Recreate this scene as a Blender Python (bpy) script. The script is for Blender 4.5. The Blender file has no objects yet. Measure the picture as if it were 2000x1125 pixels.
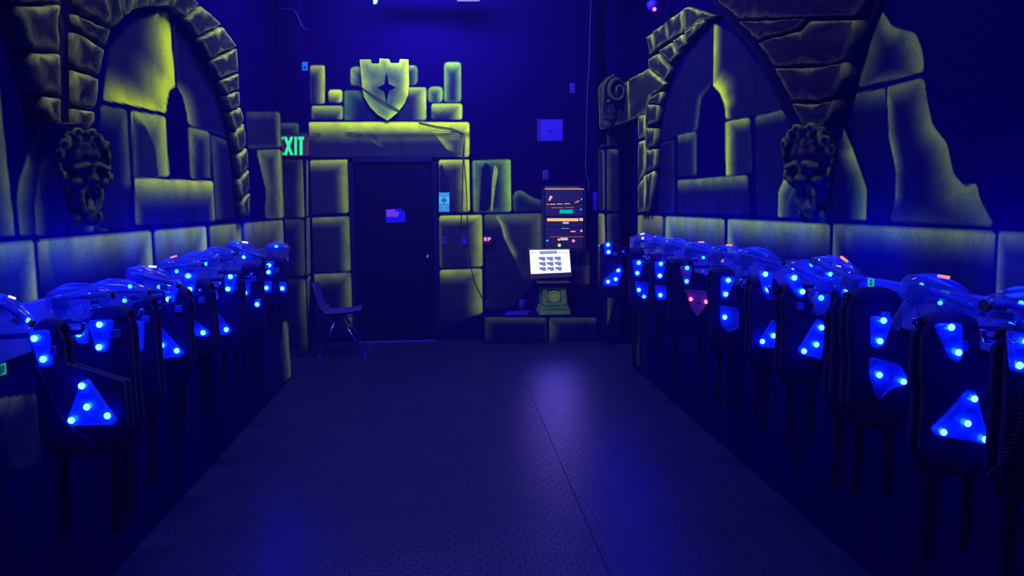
import bpy, bmesh, math, random
import numpy as np
from mathutils import Vector, Matrix, noise as mnoise
random.seed(7)
rng = np.random.default_rng(5)
SC = bpy.context.scene
COL = SC.collection
# ------------------------------------------------------------------ camera
F_PX, YAW, PITCH, ROLL, CAMH = 1669.88, 0.07329, 0.09696, -0.01277, 1.546
XL, XR, YB = 1.456, 1.719, 9.826          # left wall, right wall, back wall
Y_END_L, Y_END_R, Y_JAMB = 7.80, 7.92, 9.2
CEIL = 4.2
Z_ROW, Z_LEDGE = 1.4475, 1.2346
cy, sy, cp, sp = math.cos(YAW), math.sin(YAW), math.cos(PITCH), math.sin(PITCH)
FW = Vector((sy*cp, cy*cp, -sp)); RT0 = Vector((cy, -sy, 0)); UP0 = RT0.cross(FW)
cr, sr = math.cos(ROLL), math.sin(ROLL)
RT = cr*RT0 + sr*UP0; UP = -sr*RT0 + cr*UP0
cam_d = bpy.data.cameras.new('camera'); cam = bpy.data.objects.new('camera', cam_d); COL.objects.link(cam)
cam_d.sensor_width = 36; cam_d.lens = F_PX/2000*36; cam_d.clip_start = .02
M = Matrix((RT, UP, -FW)).transposed().to_4x4(); M.translation = (0, 0, CAMH); cam.matrix_world = M
SC.camera = cam
SC.view_settings.view_transform = 'Standard'; SC.view_settings.look = 'None'
SC.view_settings.gamma = 1; SC.view_settings.use_curve_mapping = False; SC.view_settings.exposure = 0.0
try:
    SC.cycles.max_bounces = 6; SC.cycles.transparent_max_bounces = 12; SC.cycles.caustics_reflective = False
    SC.cycles.caustics_refractive = False; SC.cycles.sample_clamp_indirect = 3
    SC.cycles.volume_bounces = 0; SC.cycles.use_denoising = True
except Exception: pass
W = bpy.data.worlds.new('world'); SC.world = W; W.use_nodes = True
W.node_tree.nodes['Background'].inputs[0].default_value = (0.0, 0.0, 0.02, 1)
W.node_tree.nodes['Background'].inputs[1].default_value = 1.0
UV = (0.50, 0.57, 0.62)  # off-white stand-in for ultraviolet, so the fluorescent paint shows bright
def area(name, loc, rot, size, energy, color, parent=None, spread=math.pi):
    l = bpy.data.lights.new(name, 'AREA'); l.shape = 'RECTANGLE'; l.size, l.size_y = size
    l.energy = energy; l.color = color; l.spread = spread
    o = bpy.data.objects.new(name, l); COL.objects.link(o); o.location = loc; o.rotation_euler = rot
    if parent: o.parent = parent
    return o
area('blacklight_rear', (-.15, 8.75, 3.98), (math.radians(42), 0, 0), (1.3, .25), 150, UV)
area('blacklight_middle', (-.1, 6.0, 4.05), (0, 0, 0), (1.3, .25), 230, UV)
area('blacklight_front', (.1, 2.6, 4.05), (0, 0, 0), (1.3, .25), 95, UV)
def spot(name, loc, target, energy, color, deg, blend=1.0, rad=.05):
    l = bpy.data.lights.new(name, 'SPOT'); l.energy = energy; l.color = color; l.spot_size = math.radians(deg); l.spot_blend = blend
    l.shadow_soft_size = rad
    o = bpy.data.objects.new(name, l); COL.objects.link(o); o.location = loc
    o.rotation_euler = (Vector(target)-Vector(loc)).to_track_quat('-Z', 'Y').to_euler(); return o

# ------------------------------------------------------------------ pixel -> place
def ray(px, py): return FW + float((px-1000)/F_PX)*RT - float((py-562.5)/F_PX)*UP
def onx(px, py, X):
    d = ray(px, py); t = float(X)/d.x; return Vector((X, t*d.y, CAMH+t*d.z))
def ony(px, py, Y):
    d = ray(px, py); t = float(Y)/d.y; return Vector((t*d.x, Y, CAMH+t*d.z))
def onz(px, py, Z):
    d = ray(px, py); t = (Z-CAMH)/d.z; return Vector((t*d.x, t*d.y, Z))
# ------------------------------------------------------------------ materials
def newmat(name):
    m = bpy.data.materials.new(name); m.use_nodes = True; n = m.node_tree; n.nodes.clear(); return m, n
def N(n, t, **kw):
    x = n.nodes.new(t)
    for k, v in kw.items(): setattr(x, k, v)
    return x
def pmat(name, col, rough=.6, metal=0, spec=.5, noise=0, nscale=30, bump=0, alpha=1):
    m, n = newmat(name); o = N(n, 'ShaderNodeOutputMaterial'); b = N(n, 'ShaderNodeBsdfPrincipled')
    b.inputs['Base Color'].default_value = (*col, 1); b.inputs['Roughness'].default_value = rough
    b.inputs['Metallic'].default_value = metal; b.inputs['Specular IOR Level'].default_value = spec
    b.inputs['Alpha'].default_value = alpha
    tc = N(n, 'ShaderNodeTexCoord'); nz = N(n, 'ShaderNodeTexNoise'); nz.inputs['Scale'].default_value = nscale; nz.inputs['Detail'].default_value = 4
    n.links.new(tc.outputs['Object'], nz.inputs['Vector'])
    if noise:
        mx = N(n, 'ShaderNodeMix', data_type='RGBA', blend_type='MULTIPLY'); mx.inputs[0].default_value = noise
        mx.inputs[6].default_value = (*col, 1); n.links.new(nz.outputs['Fac'], mx.inputs[7]); n.links.new(mx.outputs[2], b.inputs['Base Color'])
    if bump:
        bp = N(n, 'ShaderNodeBump'); bp.inputs['Strength'].default_value = bump; bp.inputs['Distance'].default_value = .01
        n.links.new(nz.outputs['Fac'], bp.inputs['Height']); n.links.new(bp.outputs[0], b.inputs['Normal'])
    n.links.new(b.outputs[0], o.inputs[0]); return m
def emat(name, col, s):
    m, n = newmat(name); o = N(n, 'ShaderNodeOutputMaterial'); e = N(n, 'ShaderNodeEmission')
    e.inputs[0].default_value = (*col, 1); e.inputs[1].default_value = s; n.links.new(e.outputs[0], o.inputs[0]); return m
def clear(name, col, tr=.45, rough=.15):
    m, n = newmat(name); o = N(n, 'ShaderNodeOutputMaterial'); b = N(n, 'ShaderNodeBsdfPrincipled')
    b.inputs['Base Color'].default_value = (*col, 1); b.inputs['Roughness'].default_value = rough
    b.inputs['Coat Weight'].default_value = .6
    t = N(n, 'ShaderNodeBsdfTransparent'); t.inputs[0].default_value = (.75, .8, 1, 1)
    tl = N(n, 'ShaderNodeBsdfTranslucent'); tl.inputs[0].default_value = (*col, 1)
    a = N(n, 'ShaderNodeMixShader'); a.inputs[0].default_value = .4; n.links.new(b.outputs[0], a.inputs[1]); n.links.new(tl.outputs[0], a.inputs[2])
    f = N(n, 'ShaderNodeMixShader'); f.inputs[0].default_value = tr; n.links.new(a.outputs[0], f.inputs[1]); n.links.new(t.outputs[0], f.inputs[2])
    n.links.new(f.outputs[0], o.inputs[0]); return m
DARK = (0.0015, 0.0004, 0.062)
def paintmat(name, base=DARK, pscale=1.0, rough=.9, grain=70, streak=(1, 1, 1), bump=.15, ptn=False):
    m, n = newmat(name); o = N(n, 'ShaderNodeOutputMaterial'); b = N(n, 'ShaderNodeBsdfPrincipled')
    b.inputs['Roughness'].default_value = rough; b.inputs['Specular IOR Level'].default_value = .0
    at = N(n, 'ShaderNodeAttribute', attribute_name='paint'); sep = N(n, 'ShaderNodeSeparateColor'); n.links.new(at.outputs['Color'], sep.inputs[0])
    tc = N(n, 'ShaderNodeTexCoord'); mp = N(n, 'ShaderNodeMapping'); mp.inputs['Scale'].default_value = streak
    n.links.new(tc.outputs['Object'], mp.inputs[0])
    n1 = N(n, 'ShaderNodeTexNoise'); n1.inputs['Scale'].default_value = grain; n1.inputs['Detail'].default_value = 6; n1.inputs['Roughness'].default_value = .7
    n2 = N(n, 'ShaderNodeTexNoise'); n2.inputs['Scale'].default_value = 7; n2.inputs['Detail'].default_value = 5
    n.links.new(mp.outputs[0], n1.inputs['Vector']); n.links.new(mp.outputs[0], n2.inputs['Vector'])
    ad = N(n, 'ShaderNodeMath', operation='ADD'); n.links.new(n1.outputs['Fac'], ad.inputs[0]); n.links.new(n2.outputs['Fac'], ad.inputs[1])
    mr = N(n, 'ShaderNodeMapRange'); mr.inputs[1].default_value = .62; mr.inputs[2].default_value = 1.38; mr.inputs[3].default_value = .45; mr.inputs[4].default_value = 1.45
    n.links.new(ad.outputs[0], mr.inputs[0])
    mu = N(n, 'ShaderNodeMath', operation='MULTIPLY', use_clamp=True); n.links.new(sep.outputs[0], mu.inputs[0]); n.links.new(mr.outputs[0], mu.inputs[1])
    h = N(n, 'ShaderNodeMix', data_type='RGBA'); h.inputs[6].default_value = (0.60*pscale, 0.70*pscale, 0.015, 1); h.inputs[7].default_value = (0.14*pscale, 0.50*pscale, 0.07, 1)
    n.links.new(sep.outputs[1], h.inputs[0])
    g = N(n, 'ShaderNodeMix', data_type='RGBA'); g.inputs[7].default_value = (0.50*pscale, 0.50*pscale, 0.16, 1)
    n.links.new(sep.outputs[2], g.inputs[0]); n.links.new(h.outputs[2], g.inputs[6])
    f = N(n, 'ShaderNodeMix', data_type='RGBA'); f.inputs[6].default_value = (*base, 1)
    fac = mu.outputs[0]
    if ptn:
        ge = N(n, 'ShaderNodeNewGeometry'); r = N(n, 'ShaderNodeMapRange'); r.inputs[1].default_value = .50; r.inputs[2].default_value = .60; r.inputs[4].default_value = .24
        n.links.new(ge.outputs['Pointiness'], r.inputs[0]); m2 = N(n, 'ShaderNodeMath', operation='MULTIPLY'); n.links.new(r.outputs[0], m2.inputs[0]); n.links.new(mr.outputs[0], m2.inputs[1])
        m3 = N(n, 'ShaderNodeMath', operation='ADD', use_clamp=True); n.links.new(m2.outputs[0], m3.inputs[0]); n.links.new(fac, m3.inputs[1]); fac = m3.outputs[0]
    n.links.new(fac, f.inputs[0]); n.links.new(g.outputs[2], f.inputs[7]); n.links.new(f.outputs[2], b.inputs['Base Color'])
    bp = N(n, 'ShaderNodeBump'); bp.inputs['Strength'].default_value = bump; bp.inputs['Distance'].default_value = .01
    n.links.new(n1.outputs['Fac'], bp.inputs['Height']); n.links.new(bp.outputs[0], b.inputs['Normal']); n.links.new(b.outputs[0], o.inputs[0]); return m
MT = {}
MT['mural'] = paintmat('mural_paint')
MT['foam'] = paintmat('carved_foam_paint', base=(0.003, 0.001, 0.035), pscale=.9, grain=45, streak=(1, 3, .7), bump=.6)
MT['gargoyle'] = paintmat('gargoyle_paint', base=(0.004, 0.002, 0.05), pscale=.9, grain=60, bump=.5, ptn=True)
MT['black'] = pmat('black_wall_paint', DARK, .9, spec=.0, noise=.2)
MT['ceiling'] = pmat('black_ceiling', (0.006, 0.0, 0.1), .9, spec=.1)
MT['door'] = pmat('black_door', (0.0006, 0.0004, 0.034), .6, spec=.03)
MT['frame'] = pmat('door_frame_black', (0.001, 0.001, 0.07), .5, spec=.06)
MT['fabric'] = pmat('black_nylon', (0.003, 0.002, 0.11), .9, spec=.05, noise=.5, nscale=150, bump=.3)
MT['webbing'] = pmat('black_webbing', (0.003, 0.002, 0.04), .9, spec=.05)
MT['rail'] = pmat('painted_rail_board', (0.008, 0.008, 0.30), .7, spec=.2, noise=.2)
MT['plastic'] = pmat('black_plastic', (0.006, 0.006, 0.06), .3)
MT['clear'] = clear('clear_plastic', (0.04, 0.07, 0.85), .35)
MT['gun'] = clear('clear_phaser_plastic', (0.05, 0.06, 0.45), .66, .08)
MT['pinkclear'] = clear('clear_plastic_pink_lit', (0.35, 0.08, 0.75), .3)
MT['circuit'] = pmat('circuit_module', (0.02, 0.03, 0.4), .3)
MT['led'] = emat('blue_led', (0.004, 0.08, 1.0), 110)
MT['led_dim'] = emat('cyan_led', (0.01, 0.20, 1.0), 12)
MT['led_red'] = emat('red_led', (1.0, 0.08, 0.16), 5)
MT['led_orange'] = emat('orange_lamp', (1.0, 0.28, 0.14), 1.3)
MT['led_white'] = emat('pinkish_white_lamp', (1.0, 0.75, 0.9), 2.2)
MT['chrome'] = pmat('chrome', (.10, .10, .9), .2, metal=1)
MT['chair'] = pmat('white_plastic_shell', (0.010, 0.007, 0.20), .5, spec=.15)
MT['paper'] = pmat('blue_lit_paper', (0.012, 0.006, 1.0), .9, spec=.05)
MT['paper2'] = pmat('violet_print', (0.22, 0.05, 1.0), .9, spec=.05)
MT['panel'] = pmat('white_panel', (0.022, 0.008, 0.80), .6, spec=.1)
MT['plate'] = pmat('switch_plate', (0.010, 0.005, 0.34), .5, spec=.15)
MT['platelit'] = pmat('lit_switch_plate', (0.02, 0.13, 0.85), .5, spec=.1)  # lit copy of the switch plate, light put into the colour
MT['cable'] = pmat('black_cable', (0.003, 0.003, 0.03), .5)
MT['cable_pale'] = pmat('pale_cable', (0.03, 0.02, 0.45), .5, spec=.1)
MT['stone_ped'] = paintmat('pedestal_paint', base=(0.008, 0.022, 0.05), pscale=1.0, grain=60, bump=.4, ptn=True)

# ------------------------------------------------------------------ object helpers
def tag(o, label=None, cat=None, group=None, kind=None):
    if label: o['label'] = label
    if cat: o['category'] = cat
    if group: o['group'] = group
    if kind: o['kind'] = kind
    return o
def thing(name, label, cat, loc=(0, 0, 0), group=None):
    o = bpy.data.objects.new(name, None); COL.objects.link(o); o.location = loc; o.empty_display_size = .1
    return tag(o, label, cat, group)
def link(name, bm, mat, parent=None, smooth=False, label=None):
    me = bpy.data.meshes.new(name); bm.normal_update(); bm.to_mesh(me); bm.free()
    mats = mat if isinstance(mat, (list, tuple)) else [mat]
    for m in mats: me.materials.append(MT[m] if isinstance(m, str) else m)
    if smooth:
        for p in me.polygons: p.use_smooth = True
    o = bpy.data.objects.new(name, me); COL.objects.link(o)
    if parent is not None:
        o.parent = parent
        # geometry is authored in world space: keep it there (chain of Empties without rotation)
        off = Vector((0, 0, 0)); p = parent
        while p: off += p.location; p = p.parent
        o.location = -off
    if label: o['label'] = label
    return o
def B(): return bmesh.new()
def mi(bm, f0, idx):
    for f in list(bm.faces)[f0:]: f.material_index = idx
def box(bm, a, b, bev=0, mat=None):
    v = [bm.verts.new((x, y, z)) for x in (a[0], b[0]) for y in (a[1], b[1]) for z in (a[2], b[2])]
    fs = [bm.faces.new([v[i] for i in q]) for q in ((0,1,3,2),(4,6,7,5),(0,4,5,1),(2,3,7,6),(0,2,6,4),(1,5,7,3))]
    bmesh.ops.recalc_face_normals(bm, faces=fs)
    if bev:
        es = list({e for f in fs for e in f.edges}); r = bmesh.ops.bevel(bm, geom=es, offset=bev, segments=2, affect='EDGES', profile=.5)
    return fs
def prism(bm, pts, d, bev=0, seg=2):
    """pts: list of Vector outline (planar), extruded by vector d."""
    a = [bm.verts.new(p) for p in pts]; b = [bm.verts.new(Vector(p)+Vector(d)) for p in pts]; n = len(a); fs = []
    fs.append(bm.faces.new(a)); fs.append(bm.faces.new(list(reversed(b))))
    for i in range(n): fs.append(bm.faces.new((a[i], b[i], b[(i+1) % n], a[(i+1) % n])))
    bmesh.ops.recalc_face_normals(bm, faces=fs)
    if bev:
        es = list({e for f in fs for e in f.edges}); bmesh.ops.bevel(bm, geom=es, offset=bev, segments=seg, affect='EDGES', profile=.5)
def tube(bm, pts, r, seg=8, cap=True):
    pts = [Vector(p) for p in pts]; rings = []
    up = Vector((0, 0, 1)); prevn = None
    for i, p in enumerate(pts):
        t = (pts[min(i+1, len(pts)-1)]-pts[max(i-1, 0)]).normalized()
        nrm = (prevn - t*prevn.dot(t)) if prevn is not None else t.orthogonal()
        if nrm.length < 1e-6: nrm = t.orthogonal()
        nrm.normalize(); prevn = nrm; bn = t.cross(nrm); rr = r[i] if isinstance(r, (list, tuple)) else r
        rings.append([bm.verts.new(p+nrm*rr*math.cos(2*math.pi*k/seg)+bn*rr*math.sin(2*math.pi*k/seg)) for k in range(seg)])
    for a, b in zip(rings[:-1], rings[1:]):
        for k in range(seg): bm.faces.new((a[k], a[(k+1) % seg], b[(k+1) % seg], b[k]))
    if cap: bm.faces.new(list(reversed(rings[0]))); bm.faces.new(rings[-1])
def smoothpts(pts, n=6):
    pts = [Vector(p) for p in pts]; out = []
    for i in range(len(pts)-1):
        p0, p1, p2, p3 = pts[max(i-1, 0)], pts[i], pts[i+1], pts[min(i+2, len(pts)-1)]
        for k in range(n):
            t = k/n; out.append(.5*((2*p1)+(p2-p0)*t+(2*p0-5*p1+4*p2-p3)*t*t+(3*p1-p0-3*p2+p3)*t**3))
    out.append(pts[-1]); return out
def ball(bm, c, r, u=12, v=8, rot=None):
    m = Matrix.Translation(c) @ (rot or Matrix.Identity(4)) @ Matrix.Diagonal((*(r if hasattr(r, '__len__') else (r, r, r)), 1))
    bmesh.ops.create_uvsphere(bm, u_segments=u, v_segments=v, radius=1, matrix=m)
def cyl(bm, p, q, r, seg=16): tube(bm, [p, q], r, seg)
def torus(bm, c, R, r, rot=None, sc=(1, 1, 1), a0=0, a1=2*math.pi, n=18, seg=6):
    rot = rot or Matrix.Identity(4); pts = []
    for k in range(n+1):
        a = a0+(a1-a0)*k/n; pts.append(Vector(c)+(rot @ Vector((R*math.cos(a)*sc[0], 0, R*math.sin(a)*sc[2]))))
    tube(bm, pts, r, seg)
def textmesh(body, size, ex=.001):
    cu = bpy.data.curves.new('text', 'FONT'); cu.body = body; cu.size = size; cu.extrude = ex; cu.align_x = 'CENTER'; cu.align_y = 'CENTER'
    o = bpy.data.objects.new('text', cu); COL.objects.link(o); dg = bpy.context.evaluated_depsgraph_get(); dg.update()
    me = bpy.data.meshes.new_from_object(o.evaluated_get(dg)); bpy.data.objects.remove(o); return me
def text(name, body, size, loc, rot, mat, parent, sx=1.0, ex=.001, label=None, bold=0):
    me = textmesh(body, size, ex); me.materials.clear(); me.materials.append(MT[mat]) 
    if bold:
        cu = None
    R = Matrix.Translation(loc) @ rot.to_4x4() @ Matrix.Diagonal((sx, 1, 1, 1)); me.transform(R)
    o = bpy.data.objects.new(name, me); COL.objects.link(o)
    if parent is not None:
        o.parent = parent; off = Vector((0, 0, 0)); p = parent
        while p: off += p.location; p = p.parent
        o.location = -off
    if label: o['label'] = label
    return o
ROT_BACK = Matrix(((1, 0, 0), (0, 0, -1), (0, 1, 0)))                 # text facing -Y
ROT_RIGHTWALL = Matrix(((0, 0, -1), (-1, 0, 0), (0, 1, 0)))          # text facing -X
ROT_LEFTWALL = Matrix(((0, 0, 1), (1, 0, 0), (0, 1, 0)))             # text facing +X

# ------------------------------------------------------------------ airbrushed murals
def rounded(pts, st, rad):
    """cut each corner of a polygon into a small arc; st = paint strength of each edge"""
    n = len(pts); P, S = [], []
    for i in range(n):
        p0, p1, p2 = np.array(pts[i-1], float), np.array(pts[i], float), np.array(pts[(i+1) % n], float)
        a = p0-p1; b = p2-p1; la, lb = np.linalg.norm(a), np.linalg.norm(b); r = min(rad, la*.4, lb*.4)
        q0, q2 = p1+a/la*r, p1+b/lb*r; mid = .25*q0+.5*p1+.25*q2
        se, sn = st[i-1], st[i]
        P += [q0, mid, q2]; S += [(2*se+sn)/3, (se+2*sn)/3, sn]
    return np.array(P), np.array(S)
def paint_stone(UVc, cols, unproj, spec, mural_scale):
    px, st, w = spec['p'], spec['s'], spec.get('w', 14)
    ws = w if hasattr(w, '__len__') else [w]*len(px)
    pts = np.array([unproj(*q) for q in px])
    cu, cv = pts.mean(0); su, sv = mural_scale(cu)
    S = np.array([su, sv]); pp = pts*S
    P, st2 = rounded(pp, st, spec.get('r', 5)); _, w2 = rounded(pp, ws, spec.get('r', 5))
    lo, hi = P.min(0)-2, P.max(0)+2
    X = UVc*S; m = np.where((X[:, 0] > lo[0]) & (X[:, 0] < hi[0]) & (X[:, 1] > lo[1]) & (X[:, 1] < hi[1]))[0]
    if not len(m): return
    Q = X[m]; n = len(P); dmin = np.full(len(m), 1e9); glow = np.zeros(len(m)); inside = np.zeros(len(m), bool)
    for i in range(n):
        a, b = P[i], P[(i+1) % n]; ab = b-a; t = np.clip(((Q-a)@ab)/(ab@ab+1e-12), 0, 1); d = np.linalg.norm(Q-(a+t[:, None]*ab), axis=1)
        dmin = np.minimum(dmin, d); glow = np.maximum(glow, st2[i]*np.exp(-(d/(1.35*w2[i]))**1.5))
        c = ((a[1] > Q[:, 1]) != (b[1] > Q[:, 1])); c &= Q[:, 0] < (b[0]-a[0])*(Q[:, 1]-a[1])/((b[1]-a[1]) if abs(b[1]-a[1]) > 1e-9 else 1e-9)+a[0]
        inside ^= c
    mask = np.where(inside, np.clip(dmin/1.6, 0, 1), 0)
    v = mask*np.maximum(1.3*glow**2.0, spec.get('b', .07)*.12)
    if spec.get('fade'):     # stroke thins out towards the bottom of the stone
        k = np.clip((Q[:, 1]-P[:, 1].min())/(P[:, 1].max()-P[:, 1].min()), 0, 1); v *= np.clip(k*2.2, 0, 1)
    ins = inside
    cols[m[ins], 0] = np.maximum(v[ins], cols[m[ins], 0]*(1-mask[ins]))
    cols[m[ins], 1] = spec.get('g', .15); cols[m[ins], 2] = spec.get('y', .2)
def grid_wall(name, us, vs, place, specs, unproj, scale, flip=False, extra=None, post=None):
    nu, nv = len(us), len(vs); U, V = np.meshgrid(us, vs, indexing='ij'); UVc = np.stack([U.ravel(), V.ravel()], 1)
    cols = np.zeros((nu*nv, 4)); cols[:, 3] = 1; cols[:, 1] = .15
    for s in specs: paint_stone(UVc, cols, unproj, s, scale)
    if post: post(UVc, cols)
    co = place(UVc)
    idx = np.arange(nu*nv).reshape(nu, nv); q = np.stack([idx[:-1, :-1], idx[1:, :-1], idx[1:, 1:], idx[:-1, 1:]], -1).reshape(-1, 4)
    if flip: q = q[:, ::-1]
    ex_v, ex_f = extra or ([], [])
    allv = np.vstack([co, np.array(ex_v).reshape(-1, 3)]); faces = [tuple(f) for f in q.tolist()]+[tuple(i+nu*nv for i in f) for f in ex_f]
    me = bpy.data.meshes.new(name); me.from_pydata(allv.tolist(), [], faces)
    at = me.color_attributes.new('paint', 'FLOAT_COLOR', 'POINT'); full = np.zeros((len(allv), 4)); full[:, 3] = 1; full[:len(cols)] = cols
    at.data.foreach_set('color', full.ravel().astype(np.float32)); me.materials.append(MT['mural']); me.update()
    o = bpy.data.objects.new(name, me); COL.objects.link(o); tag(o, kind='structure'); return o
def boxverts(a, b):
    v = [(x, y, z) for x in (a[0], b[0]) for y in (a[1], b[1]) for z in (a[2], b[2])]
    return v, [(0,1,3,2),(4,6,7,5),(0,4,5,1),(2,3,7,6),(0,2,6,4),(1,5,7,3)]
def multi(*bs):
    V, Fc = [], []
    for a, b in bs:
        v, f = boxverts(a, b); k = len(V); V += v; Fc += [tuple(i+k for i in q) for q in f]
    return V, Fc
def side_us(y0, y1, X, far_fine=.06):
    us = [y0]
    while us[-1] < y1:
        y = us[-1]; d = .12 if y < 2.0 else .0075*(y/2.7)**2*(1.456/X)
        us.append(y+d)
    us[-1] = y1; return np.array(us)

def unl(px, py): p = onx(px, py, -XL); return (p.y, p.z)
def unr(px, py): p = onx(px, py, XR); return (p.y, p.z)
def unb(px, py): p = ony(px, py, YB); return (p.x, p.z)
def scl(u): return (F_PX*XL/u**2, F_PX/u)
def scr(u): return (F_PX*XR/u**2, F_PX/u)
def scb(u): return (F_PX/YB, F_PX/YB)
def px_of(x, y, z):
    v = Vector((x, y, z))-Vector((0, 0, CAMH)); d = v.dot(FW); return (1000+F_PX*v.dot(RT)/d, 562.5-F_PX*v.dot(UP)/d)
def rowspec(x0, x1, ytop, X, un, ztop, zbot, s, **k):
    """a block of a course: px columns at its top line, real heights"""
    y0 = un(x0, ytop)[0]; y1 = un(x1, ytop)[0]
    P = [px_of(X, y0, ztop), px_of(X, y1, ztop), px_of(X, y1, zbot), px_of(X, y0, zbot)]
    k['w'] = [q*1.35 for q in k['w']]
    return dict(p=P, s=[min(1, q*1.18) for q in s], **k)
# left wall: strengths are listed per edge, starting with the edge p0 -> p1
L = []
for x0, x1, yt, st, ty in ((-70, 66, 474, .62, .55), (71, 295, 459, .62, .45), (300, 403, 443, .58, .4), (408, 471, 435, .5, .4), (475, 553, 430, .42, .8)):
    L.append(rowspec(x0, x1, yt, -XL, unl, Z_ROW-.006, Z_LEDGE-.05, [st, st+.1, 0, .05], w=[26, 14, 5, 6], b=.06, y=ty, g=.25))
L[0]['b'] = .25; L[4]['b'] = .16
L += [
 dict(p=[(-60, 785), (70, 768), (84, 905), (-60, 935)], s=[.4, .2, 0, 0], w=26, y=.8, b=.12),
 dict(p=[(515, 632), (561, 626), (570, 735), (520, 775)], s=[.05, .6, 0, 0], w=9, y=.6, b=.02),
 dict(p=[(-60, 60), (-5, 130), (12, 300), (30, 460), (-60, 468)], s=[.1, .5, .6, 0, 0], w=20, y=.2, b=.03, g=.35),
 dict(p=[(73, 249), (100, 240), (170, 262), (191, 333), (207, 378), (212, 449), (38, 461), (32, 390), (37, 352)], s=[.2, 0, .4, .6, .62, .05, .5, .55, .5], w=[9, 9, 9, 11, 13, 4, 12, 13, 12], b=.04, g=.35),
 dict(p=[(80, 300), (160, 300), (180, 380), (183, 452), (69, 460), (67, 400)], s=[0, .35, .45, 0, .4, .3], w=11, b=.03, g=.4, y=.4),
 dict(p=[(200, 197), (213, 90), (262, 40), (325, 22), (330, 30), (343, 168), (331, 176), (327, 196), (324, 221), (235, 201)], s=[.02, .02, .02, .15, 1.0, 1.0, 1.0, .95, .95, .12], w=[8, 8, 8, 20, 27, 34, 30, 34, 26, 10], b=.10, y=.0, g=.02),
 dict(p=[(334, 30), (376, 50), (420, 150), (448, 270), (367, 243), (363, 215), (356, 187), (346, 172)], s=[.02, .02, .02, .12, .5, .5, .45, .12], w=[5, 5, 5, 6, 12, 12, 12, 8], b=.04),
 dict(p=[(196, 205), (247, 214), (255, 360), (250, 445), (190, 448)], s=[.35, .4, .1, 0, 0], w=[26, 11, 8, 5, 5], b=.05, g=.4),
 dict(p=[(255, 216), (323, 227), (331, 344), (258, 350)], s=[.72, .85, .1, .1], w=[36, 20, 8, 8], b=.14, g=.25),
 dict(p=[(257, 218), (276, 236), (288, 252), (304, 290), (311, 345), (262, 349)], s=[.55, .03, .03, .03, 0, .3], w=8, b=.14, g=.3),
 dict(p=[(367, 247), (409, 258), (412, 348), (372, 349)], s=[.5, .35, .05, .5], w=[14, 10, 5, 10], b=.07, g=.3),
 dict(p=[(377, 256), (385, 300), (394, 347), (374, 347)], s=[.02, .02, 0, .35], w=7, b=.04, g=.3),
 dict(p=[(412, 262), (446, 276), (470, 425), (422, 430)], s=[.22, .1, .0, .25], w=10, b=.05),
 dict(p=[(262, 347), (416, 354), (420, 432), (264, 440)], s=[.85, .5, .0, .42], w=[24, 8, 4, 7], b=.06, y=.25, g=.05),
 dict(p=[(480, 218), (546, 218), (549, 288), (484, 291)], s=[.25, .6, .2, .1], w=[12, 7, 9, 9], b=.10, g=.2),
 dict(p=[(500, 293), (549, 291), (554, 426), (517, 427), (519, 372)], s=[.45, .7, .3, .35, .45], w=[14, 12, 14, 12, 14], b=.12, g=.2),
]
endf = multi(((-XL-.14, -1.2, 0), (-XL-.004, Y_END_L, CEIL)))
grid_wall('wall_left', side_us(-1.2, Y_END_L, XL), np.arange(0, CEIL+.001, .0075), lambda q: np.stack([np.full(len(q), -XL), q[:, 0], q[:, 1]], 1), L, unl, scl, flip=True, extra=endf)
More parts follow.
